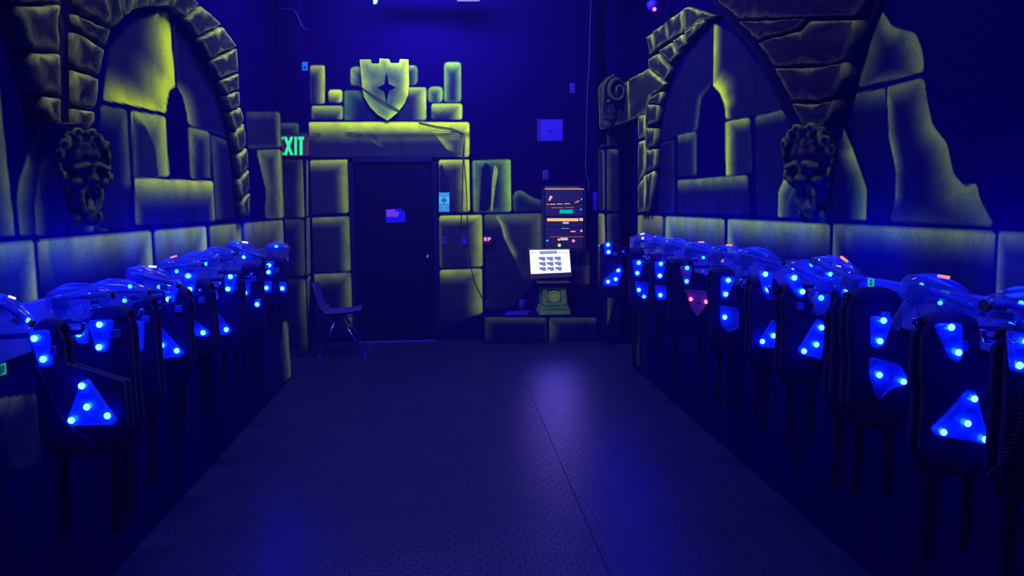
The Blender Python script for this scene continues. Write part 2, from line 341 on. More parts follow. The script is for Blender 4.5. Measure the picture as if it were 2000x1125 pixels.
# right wall
R_ = []
for x0, x1, yt, st, ty in ((1246, 1296, 420, .55, .5), (1300, 1416, 424, .6, .3), (1421, 1622, 431, .62, .3), (1627, 1945, 442, .55, .45), (1950, 2080, 451, .42, .6)):
    R_.append(rowspec(x0, x1, yt, XR, unr, Z_ROW-.006, Z_LEDGE-.05, [st, .05, 0, st+.05], w=[22, 8, 5, 10], b=.07, y=ty, g=.45))
R_[0]['b'] = .4; R_[0]['y'] = .8; R_[4]['b'] = .2
R_ += [
 dict(p=[(1243, 600), (1262, 600), (1262, 715), (1244, 716)], s=[0, 0, 0, .45], w=4, y=.8),
 dict(p=[(1394, 45), (1391, 165), (1370, 190), (1362, 255), (1292, 275), (1290, 250), (1310, 180), (1340, 110)], s=[.1, .2, .3, .1, .02, .02, .02, .02], w=[5, 8, 7, 6, 5, 5, 5, 5], b=.055, g=.4),
 dict(p=[(1395, 45), (1440, 70), (1500, 150), (1530, 212), (1470, 226), (1418, 234), (1415, 205), (1406, 182), (1392, 167)], s=[.02, .02, .02, .1, .1, .95, 1.0, 1.0, .8], w=[5, 5, 5, 6, 6, 6, 12, 16, 9], b=.06, g=.1, y=0),
 dict(p=[(1417, 237), (1465, 229), (1470, 338), (1417, 344)], s=[.65, .15, .1, .95], w=[13, 8, 6, 11], b=.10, g=.2, y=0),
 dict(p=[(1475, 227), (1530, 214), (1560, 262), (1520, 375), (1518, 424), (1478, 422)], s=[.42, .1, 0, 0, 0, .1], w=[14, 5, 5, 5, 5, 8], b=.06, g=.5),
 dict(p=[(1323, 264), (1360, 256), (1361, 342), (1323, 346)], s=[.45, .35, .05, .1], w=[12, 7, 6, 6], b=.09, g=.5),
 dict(p=[(1290, 279), (1318, 272), (1318, 417), (1285, 417)], s=[.15, .15, 0, 0], w=9, b=.06, g=.6),
 dict(p=[(1323, 352), (1460, 341), (1466, 420), (1323, 417)], s=[.55, .05, 0, .05], w=[15, 6, 4, 6], b=.07, g=.4, y=.2),
 dict(p=[(1560, 285), (1643, 238), (1666, 291), (1687, 350), (1694, 372), (1692, 431), (1519, 424), (1520, 375)], s=[.05, .5, .62, .65, .62, .05, .6, .62], w=[6, 9, 13, 15, 15, 5, 13, 15], b=.05, g=.4, y=.15),
 dict(p=[(1556, 340), (1575, 330), (1600, 428), (1532, 425), (1534, 395), (1548, 365)], s=[.1, 0, .05, .3, .3, .4], w=9, b=.09, g=.5, y=.3),
 dict(p=[(1722, 18), (1744, 53), (1789, 64), (1802, 98), (1806, 140), (1675, 172), (1700, 80)], s=[.4, .3, .42, .42, .25, .3, .25], w=[22, 20, 24, 26, 14, 24, 14], b=.05, g=.4, y=.35, r=10),
 dict(p=[(1672, 182), (1730, 172), (1733, 270), (1747, 335), (1746, 390), (1733, 432), (1697, 431), (1697, 370), (1660, 250)], s=[.3, .02, .02, .02, .02, 0, 0, 0, 0], w=22, b=.04, g=.5, y=.3),
 dict(p=[(1732, 170), (1805, 152), (1812, 200), (1822, 245), (1850, 280), (1863, 340), (1885, 365), (1908, 357), (1915, 390), (1943, 441), (1737, 433), (1748, 390), (1749, 330), (1736, 270)], s=[.35, .35, .38, .45, .42, .42, .45, .4, .35, .15, .1, .35, .45, .4], w=[26, 24, 24, 24, 26, 30, 42, 40, 34, 30, 16, 11, 12, 11], b=.05, g=.35, y=.4, r=8),
]
for q in R_[-3:]: q['s'] = [v*1.3 for v in q['s']]
for q in R_[-5:-4]: q['s'] = [v*1.25 for v in q['s']]
endr = multi(((XR+.004, -1.2, 0), (XR+.15, Y_END_R, CEIL)), ((XR, Y_END_R, 2.37), (XR+.15, Y_JAMB, CEIL)), ((XR, Y_JAMB+.004, 2.2), (XR+.15, YB, CEIL)))
grid_wall('wall_right', side_us(-1.2, Y_END_R, XR), np.arange(0, CEIL+.001, .0075), lambda q: np.stack([np.full(len(q), XR), q[:, 0], q[:, 1]], 1), R_, unr, scr, extra=endr)
# back wall
def rect(x0, y0, x1, y1): return [(x0, y0), (x1, y0), (x1, y1), (x0, y1)]
Bk = [
 dict(p=rect(605, 127, 635, 203), s=[.6, .75, .15, .2], w=[12, 10, 5, 4], b=.1, g=.05, y=0),
 dict(p=rect(641, 175, 669, 201), s=[.95, .8, .1, .25], w=[13, 10, 4, 5], b=.15, g=.1, y=0),
 dict(p=rect(608, 206, 670, 234), s=[.8, .75, .02, .4], w=[12, 8, 4, 6], b=.08, g=.35, y=0),
 dict(p=rect(672, 176, 735, 235), s=[.35, .1, .02, .4], w=[15, 6, 5, 16], b=.08, g=.8, y=0),
 dict(p=rect(684, 130, 712, 168), s=[.6, .2, .1, .6], w=11, b=.25, g=.6, y=0, r=8),
 dict(p=rect(788, 127, 816, 167), s=[.6, .45, .1, .3], w=8, b=.2, g=.7, y=0, r=9),
 dict(p=rect(775, 170, 833, 235), s=[.65, .8, .02, .1], w=[11, 13, 5, 6], b=.12, g=.4, y=0),
 dict(p=rect(836, 169, 865, 201), s=[.7, .7, .1, .5], w=9, b=.25, g=.6, y=0, r=8),
 dict(p=rect(867, 121, 901, 200), s=[.75, .6, .3, .6], w=[12, 8, 6, 8], b=.15, g=.7, y=0, r=7),
 dict(p=rect(842, 202, 903, 234), s=[.85, .9, .05, .3], w=[12, 13, 4, 8], b=.12, g=.35, y=0),
 dict(p=rect(601, 238, 917, 307), s=[.95, .95, .03, .1], w=[19, 14, 5, 5], b=.13, g=.12, y=.05, r=6),
 dict(p=[(838, 254), (900, 256), (902, 305), (873, 293), (855, 270)], s=[.75, .3, .1, .6, .65], w=13, b=.28, g=.25, y=.1),
 dict(p=[(713, 258), (735, 262), (752, 290), (738, 286), (722, 272)], s=[.3, .3, .1, .35, .35], w=6, b=.25, g=.4, y=.1),
 dict(p=[(604, 313), (680, 311), (682, 416), (604, 419)], s=[.75, .85, .05, .1], w=[12, 13, 4, 6], b=.13, g=.15, y=.1),
 dict(p=[(606, 425), (684, 422), (686, 530), (609, 533)], s=[.6, .75, .05, .1], w=[12, 12, 4, 6], b=.13, g=.35, y=.15),
 dict(p=[(611, 535), (687, 532), (690, 640), (614, 650)], s=[.6, .7, 0, .1], w=[15, 13, 4, 5], b=.06, g=.3, y=.2, fade=1),
 dict(p=[(856, 312), (917, 311), (918, 414), (858, 415)], s=[.85, 1.0, .1, .25], w=[11, 13, 4, 5], b=.16, g=.1, y=0),
 dict(p=[(864, 320), (874, 345), (886, 400), (884, 413), (858, 413), (858, 322)], s=[.1, .05, .05, 0, .1, .2], w=5, b=.07, g=.2, y=.1),
 dict(p=[(922, 313), (998, 311), (999, 414), (924, 415)], s=[.6, .9, .35, .6], w=[12, 14, 10, 13], b=.2, g=.7, y=0),
 dict(p=[(948, 315), (958, 324), (960, 360), (955, 413), (935, 414), (940, 330)], s=[.1, .03, .03, 0, .05, .1], w=8, b=.05, g=.8, y=0),
 dict(p=[(965, 320), (974, 330), (967, 370), (962, 413), (958, 413), (961, 350)], s=[.8, .8, .8, .5, .8, .8], w=9, b=.5, g=.4, y=0),
 dict(p=[(1002, 414), (1001, 382), (1009, 371), (1022, 373), (1037, 384), (1057, 391), (1057, 413)], s=[.3, .5, .55, .5, .45, .1, .1], w=9, b=.16, g=.6, y=.1),
 dict(p=[(857, 421), (942, 419), (943, 521), (858, 524)], s=[1.0, .85, .05, .4], w=[10, 15, 4, 5], b=.14, g=.1, y=.1),
 dict(p=[(858, 527), (942, 524), (943, 612), (910, 622), (860, 655)], s=[.8, .8, .1, 0, .15], w=[15, 18, 5, 5, 8], b=.13, g=.2, y=.15, fade=1),
 dict(p=[(945, 419), (1058, 416), (1059, 500), (1040, 560), (1000, 600), (950, 606)], s=[.45, .3, .05, .0, .0, .1], w=[18, 14, 6, 6, 6, 8], b=.10, g=.3, y=.5),
 dict(p=[(966, 421), (1057, 418), (1058, 545), (1022, 546), (1002, 500), (984, 465), (978, 440)], s=[.45, .45, .1, .2, .7, .85, .8], w=[16, 18, 10, 8, 8, 8, 8], b=.24, g=.4, y=.45),
 dict(p=[(1100, 490), (1151, 488), (1152, 556), (1100, 562)], s=[.3, .4, .1, .2], w=12, b=.2, g=.4, y=.7),
]
bx = np.concatenate([np.arange(-3.2, -1.75, .1), np.arange(-1.75, 1.83, .0105), [1.83, 1.87]])
o = grid_wall('wall_back', bx, np.concatenate([np.arange(0, 3.4, .0105), np.arange(3.4, CEIL+.01, .1)]), lambda q: np.stack([q[:, 0], np.full(len(q), YB), q[:, 1]], 1), Bk, unb, scb, extra=multi(((-3.2, YB+.004, 0), (3.2, YB+.14, CEIL))))
# pillar left of the back wall (two painted faces)
YP = 9.32; XP = ony(597, 480, YP).x
def unp(px, py): p = ony(px, py, YP); return (p.x, p.z)
Pf = [
 dict(p=[(545, 240), (584, 240), (584, 262), (586, 309), (545, 309)], s=[.45, .4, .1, .0, .1], w=9, b=.2, g=.7, y=.1),
 dict(p=[(545, 312), (597, 311), (598, 425), (545, 426)], s=[.25, .65, .1, .1], w=[8, 11, 5, 8], b=.12, g=.25, y=.1),
 dict(p=[(545, 428), (594, 428), (597, 539), (545, 540)], s=[.3, .35, .05, .05], w=[14, 12, 5, 5], b=.07, g=.3, y=.2),
 dict(p=[(545, 545), (597, 544), (602, 690), (545, 700)], s=[.2, .55, 0, 0], w=[10, 9, 5, 5], b=.05, g=.3, y=.4, fade=1),
]
grid_wall('wall_pillar', np.linspace(-1.95, XP, 45), np.arange(0, CEIL+.01, .0105), lambda q: np.stack([q[:, 0], np.full(len(q), YP), q[:, 1]], 1), Pf, unp, scb, extra=multi(((-1.95, YP+.004, 0), (XP-.004, YB, CEIL))))
def unps(px, py): p = onx(px, py, XP); return (p.y, p.z)
Ps = [dict(p=[(598, 426), (605, 423), (607, 534), (599, 540)], s=[.5, .5, 0, .5], w=8, b=.4, g=.3), dict(p=[(598, 311), (603, 312), (604, 421), (598, 424)], s=[.3, .1, .1, .5], w=6, b=.25),
      dict(p=[(599, 545), (607, 536), (607, 560), (601, 640)], s=[.8, .3, 0, .5], w=6, b=.2)]
grid_wall('wall_pillar_side', np.linspace(YP, YB, 30), np.arange(0, CEIL+.01, .0105), lambda q: np.stack([np.full(len(q), XP), q[:, 0], q[:, 1]], 1), Ps, unps, lambda u: (40, 175), flip=True)
# far jamb of the doorway in the right wall
def unj(px, py): p = ony(px, py, Y_JAMB); return (p.x, p.z)
Jf = [dict(p=[(1184, 254), (1208, 248), (1209, 285), (1184, 287)], s=[.2, .1, .1, .3], w=6, b=.12, g=.4, y=.3),
      dict(p=[(1184, 291), (1208, 291), (1209, 413), (1184, 412)], s=[.5, .1, .1, .4], w=8, b=.16, g=.4, y=.3),
      dict(p=[(1184, 417), (1209, 417), (1210, 560), (1185, 640)], s=[.25, .1, 0, .45], w=8, b=.10, g=.5, y=.3)]
grid_wall('wall_jamb', np.linspace(XR, XR+.15, 14), np.arange(0, 2.37, .0105), lambda q: np.stack([q[:, 0], np.full(len(q), Y_JAMB), q[:, 1]], 1), Jf, unj, scb, extra=multi(((XR+.004, Y_JAMB+.004, 0), (XR+.15, YB, 2.2))))
Js = [dict(p=[(1169, 256), (1181, 254), (1181, 286), (1169, 288)], s=[.2]*4, w=5, b=.12, y=.5), dict(p=[(1168, 293), (1181, 292), (1182, 411), (1168, 412)], s=[.3, .4, .1, .2], w=5, b=.14, y=.6),
      dict(p=[(1167, 417), (1181, 417), (1184, 560), (1168, 560)], s=[.8, .9, .3, .6], w=12, b=1.5, y=.9, g=0)]
grid_wall('wall_jamb_side', np.linspace(Y_JAMB, YB, 24), np.arange(0, CEIL+.01, .0105), lambda q: np.stack([np.full(len(q), XR), q[:, 0], q[:, 1]], 1), Js, unr, lambda u: (35, 175))
# plain closing walls, ceiling, floor
def struct(name, mat, *boxes):
    bm = B()
    for a, b in boxes: box(bm, a, b)
    return tag(link(name, bm, mat), kind='structure')
struct('wall_passage_left', 'black', ((-3.3, Y_END_L-.6, 0), (-3.2, YB, CEIL)), ((-3.2, Y_END_L-.6, 0), (-XL-.15, Y_END_L-.5, CEIL)))
struct('wall_passage_right', 'black', ((3.2, 7.3, 0), (3.3, YB, CEIL)), ((XR+.151, 7.3, 0), (3.2, 7.4, CEIL)))
struct('wall_front', 'black', ((-XL-.14, -1.32, 0), (XR+.15, -1.201, CEIL)))
struct('ceiling', 'ceiling', ((-3.3, -1.32, CEIL+.005), (3.3, YB+.14, CEIL+.12)))
m, n = newmat('rubber_floor'); MT['floor'] = m
o = N(n, 'ShaderNodeOutputMaterial'); b = N(n, 'ShaderNodeBsdfPrincipled'); b.inputs['Roughness'].default_value = .36; b.inputs['Metallic'].default_value = .75; b.inputs['Specular IOR Level'].default_value = .12; b.inputs['Specular Tint'].default_value = (.40, .34, 1, 1)
tc = N(n, 'ShaderNodeTexCoord'); sx = N(n, 'ShaderNodeSeparateXYZ'); n.links.new(tc.outputs['Object'], sx.inputs[0])
ck = N(n, 'ShaderNodeTexBrick'); ck.inputs['Scale'].default_value = 9; ck.inputs['Mortar Size'].default_value = .03; ck.inputs['Mortar Smooth'].default_value = .6
ck.inputs['Color1'].default_value = (1, 1, 1, 1); ck.inputs['Color2'].default_value = (.55, .55, .55, 1); ck.inputs['Mortar'].default_value = (0, 0, 0, 1)
ck.inputs['Brick Width'].default_value = .5; ck.inputs['Row Height'].default_value = .42
n.links.new(tc.outputs['Object'], ck.inputs['Vector'])
nz = N(n, 'ShaderNodeTexNoise'); nz.inputs['Scale'].default_value = 60; n.links.new(tc.outputs['Object'], nz.inputs['Vector'])
nl = N(n, 'ShaderNodeTexNoise'); nl.inputs['Scale'].default_value = 3; nl.inputs['Detail'].default_value = 5; n.links.new(tc.outputs['Object'], nl.inputs['Vector'])
hs = N(n, 'ShaderNodeMath', operation='MULTIPLY_ADD'); n.links.new(nz.outputs['Fac'], hs.inputs[0]); hs.inputs[1].default_value = .5; n.links.new(ck.outputs['Color'], hs.inputs[2])
bp = N(n, 'ShaderNodeBump'); bp.inputs['Strength'].default_value = .9; bp.inputs['Distance'].default_value = .006; n.links.new(hs.outputs[0], bp.inputs['Height'])
cmx = N(n, 'ShaderNodeMix', data_type='RGBA'); cmx.inputs[6].default_value = (0.013, 0.011, 0.12, 1); cmx.inputs[7].default_value = (0.019, 0.016, 0.17, 1)
n.links.new(nl.outputs['Fac'], cmx.inputs[0]); n.links.new(cmx.outputs[2], b.inputs['Base Color']); n.links.new(bp.outputs[0], b.inputs['Normal']); n.links.new(b.outputs[0], o.inputs[0])
bm = B()
for a, c in (((-3.3, -1.32), (.645, YB)), ((.6468, -1.32), (3.3, YB))): box(bm, (a[0], a[1], -.08), (c[0], c[1], 0), .0015)
fl = tag(link('floor', bm, 'floor'), kind='structure')
struct('floor_base', 'black', ((-3.3, -1.32, -.2), (3.3, YB, -.09)))

# ------------------------------------------------------------------ carved stone relief
def densify(pts, step):
    out = []
    for i in range(len(pts)):
        a, b = Vector(pts[i]), Vector(pts[(i+1) % len(pts)]); n = max(1, int((b-a).length/step))
        for k in range(n): out.append(a.lerp(b, k/n))
    return out
def relief_stone(bm, lay, px, X, side, t, hl=.5, g=.15, y=.5, step=.035, sd=0):
    """lumpy carved stone on a side wall; side = +1 right wall (front faces -X), -1 left wall"""
    wallx = side*(XR if side > 0 else XL)
    front = wallx-side*t
    P = densify([onx(a, b, front) for a, b in px], step); c = sum(P, Vector())/len(P)
    rnd = random.Random(int(px[0][0]*7+px[0][1]*13)+sd)
    def ring(sc, depth, jit, fr=.12):
        out = []
        for p in P:
            d = p-c; L_ = d.length; q = c+d*max(1-fr, (L_-sc)/L_) if L_ > 1e-6 else c.copy()
            nv = mnoise.noise_vector(q*14)*jit; out.append(bm.verts.new((wallx-side*max(.003, depth+nv.x), q.y+nv.y*.6, q.z+nv.z*.6)))
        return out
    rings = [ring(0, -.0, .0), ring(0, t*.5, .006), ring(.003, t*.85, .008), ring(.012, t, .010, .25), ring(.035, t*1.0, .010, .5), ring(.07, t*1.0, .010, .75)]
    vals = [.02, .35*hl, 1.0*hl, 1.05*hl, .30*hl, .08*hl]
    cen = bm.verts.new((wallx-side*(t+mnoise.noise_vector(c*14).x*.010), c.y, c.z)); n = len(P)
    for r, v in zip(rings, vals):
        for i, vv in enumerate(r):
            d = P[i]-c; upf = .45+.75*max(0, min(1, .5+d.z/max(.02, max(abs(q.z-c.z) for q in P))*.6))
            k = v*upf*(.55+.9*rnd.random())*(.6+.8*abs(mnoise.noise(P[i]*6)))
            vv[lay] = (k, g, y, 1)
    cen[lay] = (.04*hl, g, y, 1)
    for a, b_ in zip(rings[:-1], rings[1:]):
        for i in range(n): bm.faces.new((a[i], a[(i+1) % n], b_[(i+1) % n], b_[i]))
    for i in range(n): bm.faces.new((rings[-1][i], rings[-1][(i+1) % n], cen))
def relief(name, stones, side, t, parent, hl=.5, **k):
    bm = B(); lay = bm.verts.layers.float_color.new('paint')
    for s in stones:
        if isinstance(s, dict): relief_stone(bm, lay, s['p'], 0, side, s.get('t', t), s.get('hl', hl), **k)
        else: relief_stone(bm, lay, s, 0, side, t, hl, **k)
    bmesh.ops.recalc_face_normals(bm, faces=bm.faces)
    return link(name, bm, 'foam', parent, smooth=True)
la = thing('stone_arch', 'carved stone arch framing the painted window on the left wall', 'arch', (-XL, 5.0, Z_ROW))
inner = [(220, 60), (249, 27), (284, 13), (338, 13), (378, 49), (409, 111), (436, 164), (449, 200), (460, 253), (469, 311), (473, 378), (478, 427)]
outer = [(196, -28), (240, -60), (290, -62), (352, -30), (415, 28), (462, 84), (467, 150), (468, 195), (478, 235), (484, 300), (489, 355), (487, 424)]
st = []
ts = np.linspace(0, len(inner)-1, 16)
def ip(L_, t): i = min(int(t), len(L_)-2); f = t-i; return (L_[i][0]*(1-f)+L_[i+1][0]*f, L_[i][1]*(1-f)+L_[i+1][1]*f)
for a, c in zip(ts[:-1], ts[1:]):
    e = .06*(c-a); p = [ip(inner, a+e), ip(outer, a+e), ip(outer, c-e), ip(inner, c-e)]
    st.append(p)
relief('arch_ring', st, -1, .06, la, hl=.5, y=.7)
relief('pendant', [
  [(150, -60), (200, -45), (222, 38), (212, 50), (158, 18)], [(150, 28), (218, 60), (208, 92), (160, 60)],
  [(148, 63), (170, 70), (206, 98), (196, 148), (150, 130)], [(150, 136), (194, 153), (190, 200), (183, 214), (150, 209)],
  [(150, 213), (183, 218), (186, 236), (178, 249), (150, 250)],
  [(20, -60), (116, -60), (117, 4), (40, 8)], [(42, 13), (117, 10), (119, 100), (66, 96)], [(70, 104), (120, 104), (122, 188), (88, 180)], [(93, 188), (122, 192), (124, 245), (103, 238)]],
  -1, .08, la, hl=.5, y=.8)
bm = B(); lay = bm.verts.layers.float_color.new('paint')
relief_stone(bm, lay, [(116, -60), (151, -60), (151, 246), (122, 244)], 0, -1, .05, .03)
relief_stone(bm, lay, [(108, 238), (182, 242), (172, 254), (130, 256)], 0, -1, .11, .1)
link('pendant_core', bm, 'foam', la, smooth=True)
ra = thing('stone_arch', 'carved stone arch framing the painted window on the right wall', 'arch', (XR, 5.0, Z_ROW))
relief('arch_ring', [
  [(1262, 72), (1273, 65), (1277, 96), (1268, 108)], [(1275, 62), (1299, 43), (1303, 78), (1279, 96)], [(1301, 40), (1331, 21), (1333, 62), (1305, 79)], [(1334, 18), (1342, 14), (1396, 32), (1376, 38), (1336, 61)],
  [(1356, 46), (1374, 40), (1371, 48), (1356, 63)], [(1336, 62), (1354, 51), (1353, 66), (1340, 83)], [(1314, 79), (1332, 67), (1338, 86), (1322, 100)], [(1286, 99), (1310, 83), (1320, 106), (1308, 123)],
  [(1266, 116), (1282, 105), (1306, 136), (1299, 157), (1267, 132)], [(1272, 189), (1291, 179), (1288, 203), (1262, 200)],
  [(1259, 203), (1284, 206), (1283, 236), (1259, 246)], [(1260, 250), (1279, 251), (1278, 286), (1260, 289)], [(1261, 293), (1278, 291), (1278, 329), (1261, 335)], [(1261, 341), (1275, 334), (1272, 372), (1266, 414), (1261, 414)]],
  1, .05, ra, hl=.6, y=.75, step=.05)
relief('pendant', [
  [(1350, -70), (1392, -30), (1403, 7), (1426, 22), (1441, 38), (1580, 33), (1673, 29), (1690, -5), (1700, -60)],
  [(1443, 43), (1570, 37), (1558, 55), (1479, 79)], [(1481, 84), (1560, 60), (1582, 41), (1673, 39), (1667, 76), (1649, 116), (1620, 126), (1511, 129)],
  [(1513, 134), (1600, 132), (1647, 122), (1646, 148), (1632, 183), (1600, 198), (1543, 197)], [(1546, 203), (1600, 203), (1629, 195), (1621, 231), (1604, 250), (1566, 250)]],
  1, .075, ra, hl=.22, y=.8, step=.03)
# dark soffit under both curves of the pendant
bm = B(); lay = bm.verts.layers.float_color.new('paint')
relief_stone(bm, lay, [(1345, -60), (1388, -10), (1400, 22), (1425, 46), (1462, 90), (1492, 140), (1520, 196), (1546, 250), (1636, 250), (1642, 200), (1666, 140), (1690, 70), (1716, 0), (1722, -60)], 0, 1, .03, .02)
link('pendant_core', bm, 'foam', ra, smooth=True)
da = thing('doorway_arch', 'carved stone lintel and post around the dark doorway in the right wall', 'arch', (XR, Y_JAMB-.6, 2.37))
relief('lintel', [[(1226, 156), (1264, 134), (1297, 164), (1271, 187), (1257, 224), (1230, 235)], [(1169, 190), (1182, 184), (1196, 175), (1226, 158), (1228, 236), (1171, 254)]], 1, .055, da, hl=.8, y=.7, step=.06)
relief('post', [[(1246, 226), (1258, 224), (1258, 268), (1246, 272)], [(1246, 277), (1258, 273), (1259, 336), (1246, 358)], [(1246, 363), (1259, 342), (1259, 415), (1246, 415)]], 1, .05, da, hl=1.0, y=.9, step=.07)

# ------------------------------------------------------------------ carved heads
def rotm(ax, deg): return Matrix.Rotation(math.radians(deg), 4, ax)
def head(name, label, loc, side, yawd, s, tilt=0, parts=True):
    """local: face looks along -Y, then turned; s = height in metres"""
    bm = B()
    ball(bm, (0, .04, .12), (.20, .20, .25)); ball(bm, (0, .0, -.10), (.15, .16, .16))
    for k in (-1, 1):
        ball(bm, (k*.085, -.16, .10), (.085, .05, .032), rot=rotm('Y', k*18))          # brow
        ball(bm, (k*.075, -.155, .045), (.035, .03, .028))                              # eye
        ball(bm, (k*.11, -.12, -.03), (.06, .07, .05))                                  # cheek
        ball(bm, (k*.20, .0, .06), (.035, .05, .09), rot=rotm('Y', k*20))               # ear
        for j in range(7):                                                               # curls of the mane
            a = .25+j*.36; torus(bm, (k*.21*math.sin(a)+k*.01, -.05+.03*math.sin(j*2.1), .12+.26*math.cos(a)), .035, .02, rot=rotm('Z', 20*j*k), n=10)
        tube(bm, smoothpts([(k*.05, -.15, -.06), (k*.085, -.17, -.13), (k*.07, -.16, -.24), (k*.03, -.15, -.31)], 4), .024, 7)   # lips
        for j in range(3): tube(bm, smoothpts([(k*.04*j, -.1, -.30), (k*(.04*j+.02), -.11, -.36), (k*.03*j, -.06, -.42)], 3), [.03]*6+[.008], 6)
    ball(bm, (0, -.20, -.0), (.04, .055, .04)); ball(bm, (0, -.17, .05), (.028, .04, .07))
    for k in (-1, 1): ball(bm, (k*.035, -.19, -.01), (.025, .03, .022))
    tube(bm, smoothpts([(-.07, -.15, -.10), (-.03, -.19, -.055), (.03, -.19, -.055), (.07, -.15, -.10)], 4), .022, 7)
    ball(bm, (0, -.12, -.33), (.065, .065, .05)); ball(bm, (0, .02, -.25), (.12, .12, .14))
    for j in range(-2, 3): torus(bm, (j*.075, -.04, .34-.02*abs(j)), .04, .022, rot=rotm('Z', 40*j), n=10)
    for v in bm.verts: pass
    R = Matrix.Translation(loc) @ rotm('Z', yawd) @ rotm('X', tilt) @ Matrix.Scale(s/.78, 4)
    bm.transform(R)
    root = thing(name, label, 'gargoyle', loc)
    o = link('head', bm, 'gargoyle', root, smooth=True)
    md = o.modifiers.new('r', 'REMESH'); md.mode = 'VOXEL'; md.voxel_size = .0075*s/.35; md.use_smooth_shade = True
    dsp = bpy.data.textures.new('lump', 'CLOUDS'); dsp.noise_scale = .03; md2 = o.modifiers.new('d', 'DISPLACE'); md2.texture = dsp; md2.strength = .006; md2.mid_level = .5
    # tongue and teeth inside the open mouth
    bt = B(); ball(bt, (0, -.13, -.24), (.03, .035, .07)); 
    for k in (-1, 1): tube(bt, [(k*.035, -.165, -.09), (k*.034, -.17, -.14)], [.011, .002], 6); tube(bt, [(k*.03, -.155, -.285), (k*.03, -.16, -.24)], [.011, .002], 6)
    bt.transform(R); lay = bt.verts.layers.float_color.new('paint')
    for v in bt.verts: v[lay] = (.5, 0, .95, 1)
    link('tongue_and_fangs', bt, 'foam', root, smooth=True, label='paler tongue and fangs in the open mouth')
    return root
p = onx(1588, 335, XR-.15); head('gargoyle_head', 'roaring carved gargoyle head under the right arch pendant', p, 1, -55, .40, tilt=16)
p = onx(160, 345, -XL+.12); head('gargoyle_head', 'roaring carved gargoyle head under the left arch pendant', p, -1, 50, .33, tilt=6)
# ram head over the doorway
rh = onx(1204, 195, XR-.12)
root = thing('ram_head_carving', 'greenish carved ram head with curled horn above the dark doorway', 'carving', rh)
bm = B(); ball(bm, (0, 0, .05), (.09, .10, .14)); ball(bm, (0, -.06, -.10), (.055, .07, .13)); ball(bm, (0, -.08, -.20), (.04, .045, .05))
for k in (-1, 1):
    pts = []
    for j in range(26):
        a = math.radians(100-j*19); r = .10*(1-j/34); pts.append((k*(.06+.03*j/26), -.05+r*.25*math.sin(a), .05+r*math.sin(a)) if False else (k*(.075+.002*j), -.04-r*math.cos(a)*.9, .06+r*math.sin(a)))
    tube(bm, pts, [.022*(1-j/34) for j in range(26)], 8)
    ball(bm, (k*.045, -.10, -.02), (.018, .018, .014))
tube(bm, smoothpts([(0, -.02, .20), (0, -.11, .14), (0, -.13, .0), (0, -.12, -.12)], 4), .02, 6)
bm.transform(Matrix.Translation(rh) @ rotm('Z', -72) @ Matrix.Scale(1.1, 4))
lay = bm.verts.layers.float_color.new('paint')
for v in bm.verts: v[lay] = (.10, .95, .1, 1)
o = link('head', bm, 'gargoyle', root, smooth=True); md = o.modifiers.new('r', 'REMESH'); md.mode = 'VOXEL'; md.voxel_size = .009; md.use_smooth_shade = True

# ------------------------------------------------------------------ shield plaque on the back wall
def polyY(px, Y): return [ony(a, b, Y) for a, b in px]
sh = thing('castle_shield', 'yellow-green shield with battlement top and dark four-point cross above the door', 'shield', ony(752, 236, YB-.02))
spx = [(702, 116), (724, 116), (726, 124), (740, 124), (741, 114), (760, 115), (763, 123), (779, 123), (781, 115), (798, 116), (799, 165), (797, 185), (790, 203), (776, 221), (757, 236), (738, 225), (722, 209), (711, 190), (707, 172)]
us = np.linspace(ony(700, 170, YB-.03).x, ony(801, 170, YB-.03).x, 150)
# painted plaque front as a dense polygon grid clipped to the outline
bm = B(); lay = bm.verts.layers.float_color.new('paint'); Yf = YB-.03
outl = np.array([(p.x, p.z) for p in polyY(spx, Yf)])
def inpoly(P, x, z):
    c = False
    for i in range(len(P)):
        a, b_ = P[i], P[i-1]
        if (a[1] > z) != (b_[1] > z) and x < (b_[0]-a[0])*(z-a[1])/(b_[1]-a[1])+a[0]: c = not c
    return c
prism(bm, [Vector((x, Yf, z)) for x, z in outl], (0, .028, 0), .004)
bm.faces.ensure_lookup_table()
def cross_d(x, z):
    cx, cz = crossc; dx, dz = abs(x-cx), abs(z-cz); a, b_ = .135, .20
    return dx, dz
big = [f for f in bm.faces if len(f.verts) > 12]
bmesh.ops.triangulate(bm, faces=big)
for _ in range(5):
    es = [e for e in bm.edges if e.calc_length() > .02 and abs(e.verts[0].co.y-Yf) < .006 and abs(e.verts[1].co.y-Yf) < .006]
    bmesh.ops.subdivide_edges(bm, edges=es, cuts=1); bmesh.ops.triangulate(bm, faces=[f for f in bm.faces if len(f.verts) > 4])
c0 = ony(755, 168, Yf)
for v in bm.verts:
    d = min(abs(np.linalg.norm(np.array((v.co.x, v.co.z))-(a+(b_-a)*np.clip(np.dot(np.array((v.co.x, v.co.z))-a, b_-a)/np.dot(b_-a, b_-a), 0, 1)))) for a, b_ in zip(outl, np.roll(outl, -1, 0)))
    q = .12+.62*math.exp(-(d/.05)**1.3)*(1.0 if v.co.x > c0.x else .7)+.12*mnoise.noise(v.co*9)
    if v.co.y > Yf+.015: q = .05
    v[lay] = (q, .45+.35*mnoise.noise(v.co*6), 0, 1)
link('shield_board', bm, 'mural', sh, label='yellow-green shield face')
bm = B()
star = []
for k in range(16):
    a = 2*math.pi*k/16; r = {0: 1.0, 1: .42, 2: .30, 3: .42}[k % 4]
    ry = 33 if k % 8 in (0, ) else 30; star.append((755+r*(21 if k % 4 == 0 and (k//4) % 2 == 1 else 26)*math.sin(a)*(.85), 171-r*(31 if (k//4) % 2 == 0 else 28)*math.cos(a)))
